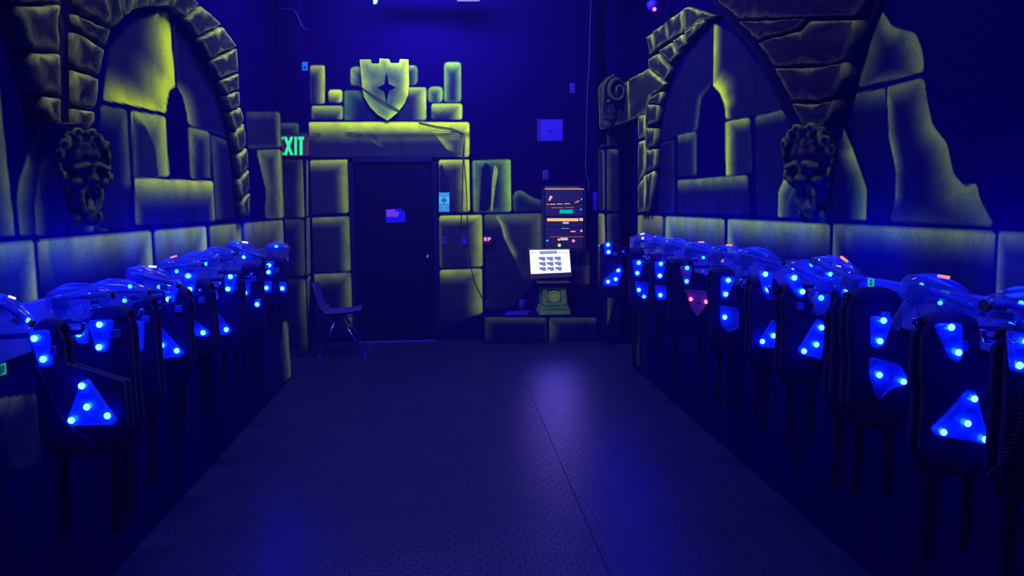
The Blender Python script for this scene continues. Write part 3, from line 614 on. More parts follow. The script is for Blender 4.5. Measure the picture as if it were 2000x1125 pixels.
prism(bm, polyY(star, Yf-.001), (0, -.003, 0)); link('cross', bm, 'black', sh, label='dark four-point cross')

# ------------------------------------------------------------------ door and frame
X0, X1 = ony(696, 500, YB).x, ony(847, 500, YB).x
dn = thing('door_1', 'black door', 'door', ((X0+X1)/2, YB, 0)); tag(dn, kind='structure'); del dn['label']; del dn['category']
bm = B(); box(bm, (X0+.01, YB-.03, .012), (X1-.01, YB-.006, 2.03), .003); link('door_panel', bm, 'door', dn)
bm = B(); box(bm, (X0-.055, YB-.05, 0), (X0, YB-.004, 2.09), .004); box(bm, (X1, YB-.05, 0), (X1+.055, YB-.004, 2.09), .004); box(bm, (X0-.055, YB-.05, 2.04), (X1+.055, YB-.004, 2.09), .004)
link('door_frame', bm, 'frame', dn)
bm = B(); box(bm, (X0, YB-.12, 0), (X1, YB-.031, .012), .003); link('threshold', bm, MT['plate'], dn)
bm = B(); kp = ony(835, 503, YB-.03); cyl(bm, kp, kp+Vector((0, -.05, 0)), .012); ball(bm, kp+Vector((0, -.06, 0)), .028); cyl(bm, kp, kp+Vector((0, -.006, 0)), .034); link('door_handle', bm, 'chrome', dn, True)
# paper on the door
pp = thing('paper_notice', 'small blue and violet notice taped to the black door', 'notice', ony(772, 420, YB-.036))
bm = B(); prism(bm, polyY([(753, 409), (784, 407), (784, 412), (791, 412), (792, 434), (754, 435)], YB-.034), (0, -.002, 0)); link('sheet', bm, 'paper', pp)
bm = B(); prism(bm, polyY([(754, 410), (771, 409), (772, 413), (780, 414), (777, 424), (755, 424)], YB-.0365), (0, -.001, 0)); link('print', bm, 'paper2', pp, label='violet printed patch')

# ------------------------------------------------------------------ small things on the back wall
def rectY(bm, x0, y0, x1, y1, Y, d=-.01, bev=.0015): prism(bm, polyY([(x0, y0), (x1, y0), (x1, y1), (x0, y1)], Y), (0, d, 0), bev)
def wallplate(name, label, cat, r, Y, mat, dots=(), dmat='cable', group=None):
    t = thing(name, label, cat, ony((r[0]+r[2])/2, r[3], Y)); bm = B(); rectY(bm, *r, Y, -.008, .002); link('cover_plate', bm, mat, t)
    for (x, y, w, h) in dots:
        bm = B(); rectY(bm, x-w/2, y-h/2, x+w/2, y+h/2, Y-.0075, -.005, .0008); link('toggle' if cat == 'switch' else 'socket_face', bm, dmat, t)
    return t
wallplate('light_switch', 'dark blue switch plate left of the two right of the door', 'switch', (863, 462, 873, 478), YB, 'plate', [(868, 465, 5, 2)], 'panel')
wallplate('light_switch', 'switch plate with a pale knob between door and red display', 'switch', (902, 459, 913, 479), YB, 'plate', [(907, 472, 6, 7), (907, 463, 4, 2)], 'panel')
wallplate('wall_outlet', 'dim outlet low on the wall just above the step left end', 'outlet', (947, 587, 957, 601), YB, 'plate', [(952, 591, 4, 4), (952, 597, 4, 4)])
wallplate('wall_outlet', 'blue outlet above the tablet with a cord plugged in', 'outlet', (1014, 585, 1024, 599), YB, 'panel', [(1019, 589, 4, 4), (1019, 595, 4, 4)])
wallplate('wall_outlet', 'high blue outlet on the dark wall near the doorway arch', 'outlet', (1113, 163, 1123, 182), YB, 'panel', [(1118, 168, 5, 5), (1118, 177, 5, 5)])
wallplate('wall_outlet', 'blue outlet just above the equipment rack', 'outlet', (1060, 333, 1071, 351), YB, 'panel', [(1065, 338, 5, 5), (1065, 346, 5, 5)])
wallplate('wall_outlet', 'pale blue plate high left of the castle blocks', 'outlet', (590, 121, 601, 138), YP, 'platelit', [(596, 131, 4, 4)], 'panel')
wallplate('light_switch', 'pair of bright blue switches beside the equipment rack', 'switch', (1158, 375, 1167, 411), YB, 'paper', [(1162.5, 393, 9, 3)], 'cable')
t = thing('access_panel', 'square blue access panel high on the dark back wall', 'panel', ony(1074, 277, YB))
bm = B(); rectY(bm, 1049, 233, 1100, 277, YB, -.012, .002); link('panel_frame', bm, 'plate', t); bm = B(); rectY(bm, 1057, 234, 1099, 275, YB-.012, -.006, .001); link('panel_door', bm, 'panel', t)
bm = B(); rectY(bm, 1071, 253, 1077, 257, YB-.018, -.004, .0008); link('latch', bm, 'plate', t)
# blue cross sign
MT['signblue'] = pmat('sign_mid_blue', (0.02, 0.30, 0.80), .5); MT['signpale'] = pmat('sign_pale_blue', (0.08, 0.55, 1.0), .5); MT['signdark'] = pmat('sign_dark_blue', (0.01, 0.14, 0.45), .5)
t = thing('first_aid_sign', 'upright blue sign with a cross right of the door', 'sign', ony(867, 414, YB-.002))
bm = B(); rectY(bm, 857, 376, 878, 414, YB-.001, -.004, .001); link('board', bm, 'signblue', t)
bm = B(); rectY(bm, 857.6, 384, 877.4, 398, YB-.0055, -.001, 0); link('pale_band', bm, 'signpale', t)
bm = B(); rectY(bm, 865, 385.5, 869, 396.5, YB-.007, -.001, 0); rectY(bm, 861.5, 389, 872.5, 393, YB-.0072, -.001, 0); link('cross', bm, 'signdark', t)
for y, w in ((380, 15), (403, 15), (406.5, 5), (410, 11)):
    x = 867.5-w/2; bm = B()
    while x < 867.5+w/2: rectY(bm, x, y-1, x+1.3, y+1, YB-.0055, -.001, 0); x += 2
    link('lettering', bm, 'signpale', t, label='worn unreadable pale lettering')
# red two digit display
t = thing('digital_display', 'small red two-digit display on the wall right of the switches', 'display', ony(951, 476, YB-.002))
bm = B(); rectY(bm, 943, 461, 961, 477, YB-.001, -.03, .003); link('casing', bm, 'plastic', t)
def seg7(bm, cx, cy, w, h, segs, Y, th=1.3):
    D = {'a': (cx-w/2, cy-h/2, cx+w/2, cy-h/2+th), 'g': (cx-w/2, cy-th/2, cx+w/2, cy+th/2), 'd': (cx-w/2, cy+h/2-th, cx+w/2, cy+h/2), 'f': (cx-w/2, cy-h/2, cx-w/2+th, cy), 'b': (cx+w/2-th, cy-h/2, cx+w/2, cy),
         'e': (cx-w/2, cy, cx-w/2+th, cy+h/2), 'c': (cx+w/2-th, cy, cx+w/2, cy+h/2)}
    for s in segs: rectY(bm, *D[s], Y, -.001, 0)
bm = B(); seg7(bm, 948, 467.5, 5, 7, 'abcefg', YB-.0315); link('digit', bm, 'led_red', t); bm = B(); seg7(bm, 955.5, 467.5, 5, 7, 'abefg', YB-.0315); link('digit', bm, 'led_red', t)
# exit sign on the pillar face
MT['exitred'] = pmat('dark_red_housing', (0.10, 0.004, 0.045), .5); MT['exitgreen'] = emat('exit_letters_green', (0.02, 0.95, 0.42), 1.0)
t = thing('exit_sign', 'lit green EXIT sign on a dark red housing, partly behind the left wall', 'sign', ony(570, 306, YP-.01))
bm = B(); prism(bm, polyY([(520, 264), (604, 265), (604, 305), (520, 307)], YP-.002), (0, -.045, 0), .004); link('housing', bm, 'exitred', t)
YE = YP-.049
def lett(bm, polys):
    for p in polys: prism(bm, polyY(p, YE), (0, -.003, 0))
x0, y0, y1 = 531, 267, 303
bm = B(); lett(bm, [rect(536, y0, 542, y1), rect(542, y0, 553, y0+6), rect(542, 282, 551, 288), rect(542, y1-6, 553, y1)]); link('letter', bm, 'exitgreen', t)
bm = B(); lett(bm, [[(554, y0), (560, y0), (573, y1), (567, y1)], [(567, y0), (573, y0), (560, y1), (554, y1)]]); link('letter', bm, 'exitgreen', t)
bm = B(); lett(bm, [rect(575, y0, 580, y1)]); link('letter', bm, 'exitgreen', t)
bm = B(); lett(bm, [rect(582, y0, 594, y0+6), rect(585, y0+6, 591, y1)]); link('letter', bm, 'exitgreen', t)

# ------------------------------------------------------------------ step, pedestal, monitor, tablet
YS = 9.44; ZS = ony(1000, 618, YS).z; XS0 = ony(945, 640, YS).x; XS1 = XR-.003
def uns(px, py): p = ony(px, py, YS); return (p.x, p.z)
Ss = [dict(p=[(946, 619), (1068, 620), (1068, 672), (946, 672)], s=[.4, .2, 0, .25], w=[9, 6, 4, 12], b=.05, y=.3, g=.4, fade=1), dict(p=[(1072, 620), (1165, 620), (1165, 672), (1072, 672)], s=[.4, .1, 0, .4], w=[9, 6, 4, 14], b=.06, y=.3, g=.4, fade=1)]
g = grid_wall('step_front_tmp', np.linspace(XS0, XS1, 130), np.linspace(0, ZS, 32), lambda q: np.stack([q[:, 0], np.full(len(q), YS), q[:, 1]], 1), Ss, uns, scb, extra=multi(((XS0, YS+.002, 0), (XS1, YB-.001, ZS))))
g.name = 'stone_step'; g.data.name = 'stone_step'; del g['kind']; tag(g, 'low painted stone step along the back wall under the pedestal', 'step')
ped = thing('pedestal', 'carved stone pedestal with a floral rosette under the monitor', 'pedestal', ony(1084, 620, 9.6)); ped.location.z = ZS
YQ = 9.47; pc = ony(1084, 600, YQ).x; U_ = YQ/F_PX
def pb(bm, w0, w1, z0, z1, d0, d1, lay, v=.08, g=.5):
    n0 = len(bm.verts); a = []
    for (w, z, d) in ((w0, z0, d0), (w1, z1, d1)):
        a.append([bm.verts.new((pc+sx_*w, YQ+.17+sy_*d, z)) for sx_, sy_ in ((-1, -1), (1, -1), (1, 1), (-1, 1))])
    fs = [bm.faces.new(list(reversed(a[0]))), bm.faces.new(a[1])]+[bm.faces.new((a[0][i], a[0][(i+1) % 4], a[1][(i+1) % 4], a[1][i])) for i in range(4)]
    bmesh.ops.bevel(bm, geom=list({e for f in fs for e in f.edges}), offset=.005, segments=2, affect='EDGES')
    bm.verts.ensure_lookup_table()
    for v_ in list(bm.verts)[n0:]: v_[lay] = (v*.35*(.5+random.random()), .8, .2, 1)
zt = ony(1084, 553, YQ).z; Hh = zt-ZS
bm = B(); lay = bm.verts.layers.float_color.new('paint')
pb(bm, .175, .175, ZS, ZS+.05, .16, .16, lay, .18); pb(bm, .17, .155, ZS+.05, ZS+.10, .155, .14, lay, .12); link('base', bm, 'stone_ped', ped)
bm = B(); lay = bm.verts.layers.float_color.new('paint')
pb(bm, .150, .132, ZS+.10, zt-.05, .135, .118, lay, .10); link('shaft', bm, 'stone_ped', ped)
bm = B(); lay = bm.verts.layers.float_color.new('paint')
pb(bm, .138, .155, zt-.05, zt-.022, .122, .14, lay, .2); pb(bm, .15, .15, zt-.022, zt, .135, .135, lay, .25); link('cap', bm, 'stone_ped', ped)
bm = B(); lay = bm.verts.layers.float_color.new('paint'); zc = ZS+.10+(zt-.05-ZS-.10)*.5; yf = YQ+.17-.128
for k in range(10):
    a = 2*math.pi*k/10; torus(bm, (pc+.048*math.cos(a), yf-.004, zc+.048*math.sin(a)), .014, .007, n=10)
for k in range(6):
    a = 2*math.pi*k/6; ball(bm, (pc+.022*math.cos(a), yf-.006, zc+.022*math.sin(a)), (.011, .008, .011), 8, 6)
ball(bm, (pc, yf-.01, zc), (.012, .01, .012), 8, 6)
for v in bm.verts: v[lay] = (.65, .35, .1, 1)
link('rosette', bm, 'stone_ped', ped, True, label='yellow-green floral rosette')
bm = B(); lay = bm.verts.layers.float_color.new('paint')
for sgn in (-1, 1):
    box(bm, (pc+sgn*.095-.006, yf-.006, zc-.085), (pc+sgn*.095+.006, yf+.01, zc+.085), .002)
    for k in range(6): torus(bm, (pc+sgn*.118, yf-.004, zc-.075+.03*k), .012, .005, n=8)
box(bm, (pc-.10, yf-.006, zc+.08), (pc+.10, yf+.01, zc+.092), .002); box(bm, (pc-.10, yf-.009, zc-.092), (pc+.10, yf+.01, zc-.08), .002)
for v in bm.verts: v[lay] = (.30, .6, .1, 1)
link('panel_moulding', bm, 'stone_ped', ped)
# monitor
MT['screen'] = emat('screen_white', (1.0, .90, 1.0), 2.2); MT['icon'] = emat('screen_icon_blue', (0.16, 0.22, 0.62), 1.0); MT['bar'] = emat('screen_toolbar_blue', (0.22, 0.32, 0.72), 1.0); MT['bezel'] = pmat('monitor_bezel', (0.04, 0.03, 0.10), .4)
YM = 9.45
mon = thing('touch_monitor', 'bright white monitor with nine blue icons standing on the pedestal', 'monitor', (pc, YM+.1, zt))
bm = B(); prism(bm, polyY([(1032, 486), (1113, 485), (1117, 541), (1037, 545)], YM), (0, .035, 0), .004); link('casing', bm, 'bezel', mon)
bm = B(); prism(bm, polyY([(1034.5, 488.5), (1111.5, 487.5), (1115, 531.5), (1037, 535)], YM-.001), (0, -.002, 0)); scr_o = link('screen', bm, 'screen', mon, label='white lit screen')
bm = B()
for r in range(3):
    for c in range(3):
        x = 1052+c*15.2+r*.8; y = 502+r*10-c*.35; prism(bm, polyY([(x, y), (x+13, y-.4), (x+13.4, y+7.4), (x+7, y+7.8), (x+5.2, y+5.4), (x+.3, y+5.4)], YM-.0035), (0, -.0005, 0))
link('icon_grid', bm, 'icon', mon, label='three rows of three blue icons')
bm = B(); prism(bm, polyY([(1052, 490.5), (1088, 489.5), (1088.5, 495.5), (1056, 497), (1054, 494)], YM-.0035), (0, -.0005, 0))
for x in (1037, 1040, 1044, 1091, 1095, 1099, 1103, 1107): prism(bm, polyY(rect(x, 492, x+2, 495), YM-.0035), (0, -.0005, 0))
link('toolbar', bm, 'bar', mon, label='blue toolbar strip')
bm = B(); cyl(bm, (pc, YM+.06, zt+.012), (pc, YM+.03, zt+.12), .02); link('stand_neck', bm, 'plastic', mon)
kb = ony(1078, 552, YM-.0).z
bm = B(); box(bm, (pc-.20, YM-.03, zt+.001), (pc+.17, YM+.20, zt+.018), .006); link('stand_base', bm, 'bezel', mon)
l = area('screen_glow', (pc+.005, YM-.03, ony(1075, 512, YM).z), (math.radians(-90), 0, 0), (.42, .24), 4.2, (1.0, .86, 1.0)); l.parent = mon; l.location = l.location-mon.location
# tablet on the step
t = thing('tablet', 'flat tablet with a glowing blue edge lying on the step left of the pedestal', 'tablet', onz(1007, 612, ZS))
a, b_, c_, d_ = onz(985, 616, ZS+.003), onz(1030, 614.5, ZS+.003), onz(1031, 604.5, ZS+.003), onz(989, 603.5, ZS+.003)
for q in (c_, d_): q.y = min(q.y, YB-.03)
bm = B(); prism(bm, [a, b_, c_, d_], (0, 0, .012), .003); link('casing', bm, 'paper', t)
cc = (a+b_+c_+d_)/4; bm = B(); prism(bm, [cc+(q-cc)*.88+Vector((0, 0, .0121)) for q in (a, b_, c_, d_)], (0, 0, .001)); link('glass', bm, 'plate', t)
def cable(label, pts, r, mat, name='cable'):
    bm = B(); tube(bm, smoothpts(pts, 6), r, 6); o = link(name, bm, mat, smooth=True); return tag(o, label, 'cable')
cable('pale cord from the low outlet across the step to the pedestal', [ony(1019, 594, YB-.015), ony(1019, 606, YB-.04), ony(1028, 607, YB-.12)+Vector((0, 0, 0)), ony(1043, 608.5, YS+.1), ony(1047, 590, YS+.06), ony(1053, 575, YS+.05)], .004, 'cable_pale', 'power_cord')

# ------------------------------------------------------------------ equipment rack
YK = YB-.22
rk = thing('equipment_rack', 'black wall-mounted equipment rack with orange and teal lights', 'rack', ony(1100, 490, YB-.1))
MT['strip'] = emat('orange_strip', (1.0, .50, .16), 1.15); MT['strip_dim'] = emat('orange_strip_dim', (1.0, .36, .2), .42); MT['teal'] = emat('teal_lcd', (0.0, .48, .40), 1.0); MT['yellowlamp'] = emat('yellow_green_lamp', (.65, .75, .1), 1.1); MT['pinklamp'] = emat('pink_lamp', (1.0, .25, .55), 1.3); MT['whitetag'] = emat('glowing_white_tag', (.8, .7, .9), .8)
MT['rackface'] = pmat('rack_face', (0.02, 0.014, 0.11), .35)
bm = B(); rectY(bm, 1060, 362, 1064, 492, YK, .2, .002); rectY(bm, 1140, 362, 1144, 490, YK, .2, .002); rectY(bm, 1060, 362, 1144, 366, YK, .2, .002); rectY(bm, 1060, 486, 1144, 490, YK, .2, .002); rectY(bm, 1064, 366, 1140, 486, YB-.03, .02, 0); link('cabinet', bm, 'plastic', rk)
for (y0_, y1_) in ((367, 396), (397, 422), (424, 444), (445, 461), (463, 485)):
    bm = B(); rectY(bm, 1065, y0_, 1139, y1_, YK+.004, .16, .003); link('rack_unit', bm, 'rackface', rk)
def strip(name, rects, mat, label=None):
    bm = B()
    for r in rects: rectY(bm, *r, YK+.003, -.002, 0)
    return link(name, bm, mat, rk, label=label)
strip('light_strip', [(1064, 368.6, 1140, 370)], 'strip', 'orange edge light along the top unit'); strip('light_strip', [(1062, 365.4, 1132, 366.6)], 'strip_dim')
strip('light_strip', [(1067.5, 398, 1071, 399.5), (1073.5, 398, 1085, 399.5), (1088, 397.6, 1099, 399), (1102, 397.2, 1113, 398.6)], 'strip', 'row of short orange lights'); strip('light_strip', [(1077, 405.2, 1101, 406.6), (1104, 404.6, 1121, 405.8)], 'strip_dim')
strip('light_strip', [(1068.5, 426.5, 1130, 432), (1131.5, 426, 1138.5, 431.5)], 'strip', 'wide bright orange strip'); strip('lcd_screen', [(1093, 409.5, 1119, 417)], 'teal', 'teal display')
strip('glowing_tag', [(1099, 433.5, 1111, 437)], 'whitetag'); strip('glowing_tag', [(1094.5, 464.2, 1109, 469.2)], 'whitetag'); strip('meter', [(1114.5, 451.3, 1124, 453)], 'led_red'); strip('glowing_trim', [(1073, 462, 1142, 462.9)], 'strip_dim'); strip('glowing_trim', [(1096, 445.6, 1111, 446.4)], 'whitetag')  # tags and trim lines are given their glow by an emission material
strip('glowing_side_trim', [(1062, 440, 1063.5, 478)], 'strip_dim')  # side trim's dim orange glow is put into its material
def lamp(px, py, r, mat, name='indicator_lamp'):
    bm = B(); ball(bm, ony(px, py, YK-.001), r, 10, 8); link(name, bm, mat, rk, True)
lamp(1076, 385.5, .016, 'led_red'); lamp(1073.5, 390, .012, 'yellowlamp'); lamp(1135.5, 451, .014, 'led_orange'); lamp(1120, 470.5, .017, 'pinklamp'); lamp(1091.5, 468, .014, 'strip'); lamp(1092.5, 479, .019, 'yellowlamp'); lamp(1069, 470, .008, 'led_dim'); lamp(1134.5, 409, .006, 'led_dim'); lamp(1136, 389, .006, 'led_dim')
bm = B(); prism(bm, polyY([(1121, 397), (1126, 392), (1133, 391), (1130, 396)], YK-.004), (0, .004, 0)); link('glowing_sticker', bm, 'strip_dim', rk)  # orange glow put into the material of this patch
cable('thin pale cord hanging from the rack front to the monitor', [ony(1131, 410, YK-.02), ony(1130, 432, YK-.03), ony(1129, 470, YK-.03), ony(1127, 500, YK-.01), ony(1120, 530, YB-.1), ony(1117, 545, YB-.1)], .003, 'cable_pale')
cable('thin cord running from the ceiling down to the equipment rack', [ony(1156, -30, YB-.01), ony(1153, 40, YB-.01), ony(1151, 120, YB-.01), ony(1147, 190, YB-.01), ony(1145, 280, YB-.01), ony(1144, 330, YB-.01), ony(1150, 362, YB-.01), ony(1146, 400, YB-.01), ony(1147, 440, YB-.01)], .005, 'cable_pale')
cable('black cord draped diagonally across the castle shield', [ony(683, 150, Yf-.006), ony(705, 169, Yf-.006), ony(740, 192, Yf-.008), ony(784, 218, Yf-.006)], .004, 'cable')
cable('second black cord close beside the diagonal one on the shield', [ony(704, 170, Yf-.006), ony(742, 198, Yf-.008), ony(782, 220, Yf-.006)], .0035, 'cable')
cable('black cord curving over the lintel corner and down right of the door', [ony(818, 239, YB-.008), ony(850, 246, YB-.01), ony(885, 252, YB-.01), ony(901, 264, YB-.01), ony(904, 300, YB-.01), ony(903, 360, YB-.01), ony(901, 420, YB-.01), ony(899, 445, YB-.01)], .005, 'cable')
cable('black cord falling from lintel end to the low outlet by the step', [ony(880, 256, YB-.01), ony(905, 262, YB-.01), ony(906, 310, YB-.01), ony(911, 370, YB-.01), ony(912, 415, YB-.01), ony(914, 470, YB-.01), ony(924, 540, YB-.01), ony(942, 582, YB-.01)], .005, 'cable')
for i, (ya, yb, yc, lb) in enumerate(((260, 258, 262, 'topmost'), (263, 261, 258, 'second'), (266, 264, 265, 'third'))):
    cable('%s of three thin black cords strung along the door lintel' % lb, [ony(551, ya, YP-.055), ony(603, ya, YP-.055), ony(615, ya, YB-.03), ony(720, ya-2, YB-.02), ony(830, yb, YB-.015), ony(870, yb-1, YB-.015), ony(917, yc, YB-.01)], .003, 'cable')
cable('black cord on the front of the step left end', [ony(926, 619, YS+.3), ony(945, 617, YS-.005), ony(946, 630, YS-.008), ony(947, 668, YS-.008)], .004, 'cable')
cable('dim cord sagging on the dark wall above the exit sign', [ony(545, 18, YP-.01), ony(572, 20, YP-.01), ony(585, 40, YP-.01), ony(592, 54, YP-.01), ony(602, 58, YP-.01)], .006, 'plate')
# small things up high
t = thing('security_camera', 'small security camera with a red light high on the right wall', 'camera', onx(1280, -10, XR))
pcam = onx(1276, 12, XR-.15); bm = B(); cyl(bm, pcam+Vector((.0, .05, .02)), pcam+Vector((-.02, -.12, -.03)), .04); link('body', bm, 'panel', t, True)
bm = B(); tube(bm, [onx(1290, -25, XR-.0)+Vector((0, 0, 0)), pcam+Vector((.06, .03, .12)), pcam+Vector((0, .0, .04))], .014); link('bracket', bm, 'plate', t)
bm = B(); ball(bm, pcam+Vector((-.022, -.125, -.05)), .014, 10, 8); link('status_light', bm, 'led_red', t, label='red status light')
t = thing('blacklight_fixture', 'blue-violet blacklight fixture hung high in front of the back wall', 'light', (-.12, 9.35, 4.1))
zf = ony(915, 5, 9.35).z
bm = B(); box(bm, (-.62, 9.30, zf+.09), (.42, 9.42, zf+.16), .006); link('housing', bm, 'plastic', t)
bm = B(); cyl(bm, (-.58, 9.36, zf+.065), (.38, 9.36, zf+.065), .018); MT['tube'] = emat('blacklight_tube', (0.10, 0.0, 1.0), 4); link('tube', bm, 'tube', t, True)
a = ony(893, 5, 9.3).x; bm = B(); box(bm, (a, 9.31, zf), (a+.24, 9.41, zf+.09), .004); link('ballast_box', bm, 'plate', t)
bm = B(); cyl(bm, (-.5, 9.36, zf+.16), (-.5, 9.36, CEIL), .006); cyl(bm, (.3, 9.36, zf+.16), (.3, 9.36, CEIL), .006); link('hanger', bm, 'chrome', t)
for (nm, Y, lb) in (('middle', 6.0, 'ceiling blacklight fixture over the middle of the room'), ('front', 2.6, 'ceiling blacklight fixture over the front of the room')):
    t = thing('blacklight_fixture', lb, 'light', (0, Y, CEIL)); bm = B(); box(bm, (-.68, Y-.09, CEIL-.07), (.68, Y+.09, CEIL), .006); link('housing', bm, 'plastic', t)
    bm = B(); cyl(bm, (-.62, Y, CEIL-.09), (.62, Y, CEIL-.09), .018); link('tube', bm, 'tube', t, True)
t = thing('hanging_lamp', 'small pale cyan lamp at the top edge above the castle blocks', 'sensor', ony(733, 0, 9.2))
bm = B(); prism(bm, polyY([(728, -20), (738, -20), (737, 2), (733, 8), (729, 8)], 9.2), (0, .05, 0), .004); link('casing', bm, 'signpale', t)  # small cyan lamp without emission, its light put into the casing colour
bm = B(); tp = ony(733, -18, 9.22); cyl(bm, tp, (tp.x, tp.y, CEIL), .006); link('hanger', bm, 'plate', t)

# ------------------------------------------------------------------ chair
ch = thing('chair', 'pale moulded plastic chair with chrome legs beside the door', 'chair', onz(668, 690, 0))
YC0, YC1 = 8.82, 9.22; YCm = (YC0+YC1)/2
prof = [(610, 553), (616, 575), (624, 597), (633, 609), (645, 614), (662, 613), (685, 611), (704, 607)]
bm = B(); n_ = 14; P0 = smoothpts([ony(a, b_, YCm) for a, b_ in prof], 5)
rows = []
for j in range(n_+1):
    w = -1+2*j/n_; r = []
    for k, p_ in enumerate(P0):
        tt = k/(len(P0)-1); lift = .035*abs(w)**3; half = .20*(1 - .12*(1-tt)) * (1-.25*(1-min(1, tt*6))**2)
        nx = lift if tt < .45 else 0; nz_ = lift if tt >= .35 else 0
        r.append(bm.verts.new((p_.x+nx, YCm+half*w, p_.z+nz_)))
    rows.append(r)
for a, b_ in zip(rows[:-1], rows[1:]):
    for k in range(len(P0)-1): bm.faces.new((a[k], a[k+1], b_[k+1], b_[k]))
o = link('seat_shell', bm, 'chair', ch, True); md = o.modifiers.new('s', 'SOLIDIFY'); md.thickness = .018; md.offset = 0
sx0, sz = ony(672, 616, YCm).x, ony(672, 616, YCm).z
for (ya, yb_, xf, xt) in ((YC0+.08, YC0+.02, 709, 673), (YC1-.08, YC1-.02, 713, 677)):
    f_ = onz(709, 690, 0); bm = B(); tube(bm, [(sx0-.02, ya, sz), (sx0+.22, yb_, .012)], .010, 10); link('leg', bm, 'chrome', ch, True)
    bm = B(); tube(bm, [(sx0-.06, ya, sz), (sx0-.24, yb_, .012)], .010, 10); link('leg', bm, 'chrome', ch, True)
    bm = B(); cyl(bm, (sx0+.222, yb_, 0), (sx0+.222, yb_, .02), .016); cyl(bm, (sx0-.242, yb_, 0), (sx0-.242, yb_, .02), .016); link('foot_glide', bm, 'panel', ch)
bm = B(); tube(bm, [(sx0-.04, YC0+.08, sz), (sx0-.04, YC1-.08, sz)], .010, 8); tube(bm, [(sx0-.1, YC0+.09, sz+.004), (sx0+.1, YC0+.09, sz+.004)], .008, 8); tube(bm, [(sx0-.1, YC1-.09, sz+.004), (sx0+.1, YC1-.09, sz+.004)], .008, 8); link('seat_frame', bm, 'chrome', ch, True)
link_obj = None

# ------------------------------------------------------------------ rails
MT['tagpale'] = pmat('green_fluorescent_label', (0.05, 0.95, 0.16), .6, spec=.1); MT['tagglow'] = emat('fluorescent_label_green', (0.02, .75, .45), .55); MT['taginkm'] = pmat('label_ink', (0.0, 0.02, 0.12), .8)
rails = {}
for sd, X, y1, lb in ((-1, -XL, Y_END_L-.02, 'board rail with pegs carrying the vests on the left wall'), (1, XR, Y_END_R-.02, 'board rail with pegs carrying the vests on the right wall')):
    t = thing('vest_rail', lb, 'rail', (X, 4, Z_LEDGE-.16)); rails[sd] = t
    bm = B(); a, b_ = sorted((X, X-sd*.028)); box(bm, (a, -1.0, Z_LEDGE-.17), (b_, y1, Z_LEDGE), .004); link('rail_board', bm, 'rail', t)
def number_tag(sd, px, py, w, h, body, dz=0, name='number_label'):
    X = (XR-.029) if sd > 0 else -(XL-.029); c = onx(px, py, X); c.z = min(c.z, Z_LEDGE-.0)+dz
    hh = h*c.y/F_PX/2; ww = .026; bm = B(); a, b_ = sorted((X, X-sd*.002))
    box(bm, (a, c.y-ww, c.z-hh), (b_, c.y+ww, c.z+hh)); o = link(name, bm, 'tagpale', rails[sd], label='green label numbered %s' % body)
    text('digits', body, hh*1.9, (X-sd*.0024, c.y, c.z), ROT_RIGHTWALL if sd > 0 else ROT_LEFTWALL, 'taginkm', o, sx=.72)
number_tag(1, 1702, 552, 10, 17, '32'); number_tag(1, 1847, 576, 14, 17, '31'); number_tag(1, 1506, 519, 7, 12, '34'); number_tag(1, 1334, 489, 5, 9, '37')
number_tag(-1, 113, 582, 8, 10, '9'); number_tag(-1, 3, 722, 14, 22, '10', dz=-.0)

# ------------------------------------------------------------------ vests
def plate(name, bm_parent, px, Y, leds, mat, ledmat, ledr, lab=None):
    P = [ony(a, b_, Y) for a, b_ in px]; c = sum(P, Vector())/len(P); n = len(P)
    bm = B()
    # rounded outline
    Q = []
    for i in range(n):
        p0, p1, p2 = P[i-1], P[i], P[(i+1) % n]; a = (p0-p1); b_ = (p2-p1); r = min(.014, a.length*.3, b_.length*.3)
        q0, q2 = p1+a.normalized()*r, p1+b_.normalized()*r; Q += [q0, q0*.25+p1*.5+q2*.25, q2]
    def ringv(inset, dy): return [bm.verts.new(c+(q-c)*max(.1, 1-inset/max(.02, (q-c).length))+Vector((0, dy, 0))) for q in Q]
    rs = [ringv(0, .012), ringv(0, -.004), ringv(.003, -.009), ringv(.008, -.009), ringv(.011, -.003)]
    for a, b_ in zip(rs[:-1], rs[1:]):
        for i in range(len(Q)): bm.faces.new((a[i], a[(i+1) % len(Q)], b_[(i+1) % len(Q)], b_[i]))
    bm.faces.new(list(reversed(rs[0]))); bm.faces.new(rs[-1])
    bmesh.ops.recalc_face_normals(bm, faces=bm.faces)
    if len(leds) > 1:     # small circuit housing between the lamps
        a, b_ = ony(*leds[0], Y), ony(*leds[1], Y); m_ = (a+b_)/2; box(bm, (m_.x-.011, Y-.012, m_.z-.013), (m_.x+.011, Y-.002, m_.z+.013), .002)
    for q in Q[1::3]: ball(bm, c+(q-c)*.84+Vector((0, -.006, 0)), (.003, .003, .003), 6, 4)
    o = link(name, bm, mat, bm_parent, label=lab)
    for k, (a, b_) in enumerate(leds):
        lm = ledmat[k] if isinstance(ledmat, (list, tuple)) else ledmat
        lb = B(); ball(lb, ony(a, b_, Y)+Vector((0, -.014, 0)), (ledr, .008, ledr), 12, 8); link('led', lb, lm, o, True)
    return o
def arc_pts(c, r, a0, a1, n, Y):
    return [Vector((c[0]+r*math.cos(math.radians(a0+(a1-a0)*k/n)), Y, c[1]+r*math.sin(math.radians(a0+(a1-a0)*k/n)))) for k in range(n+1)]
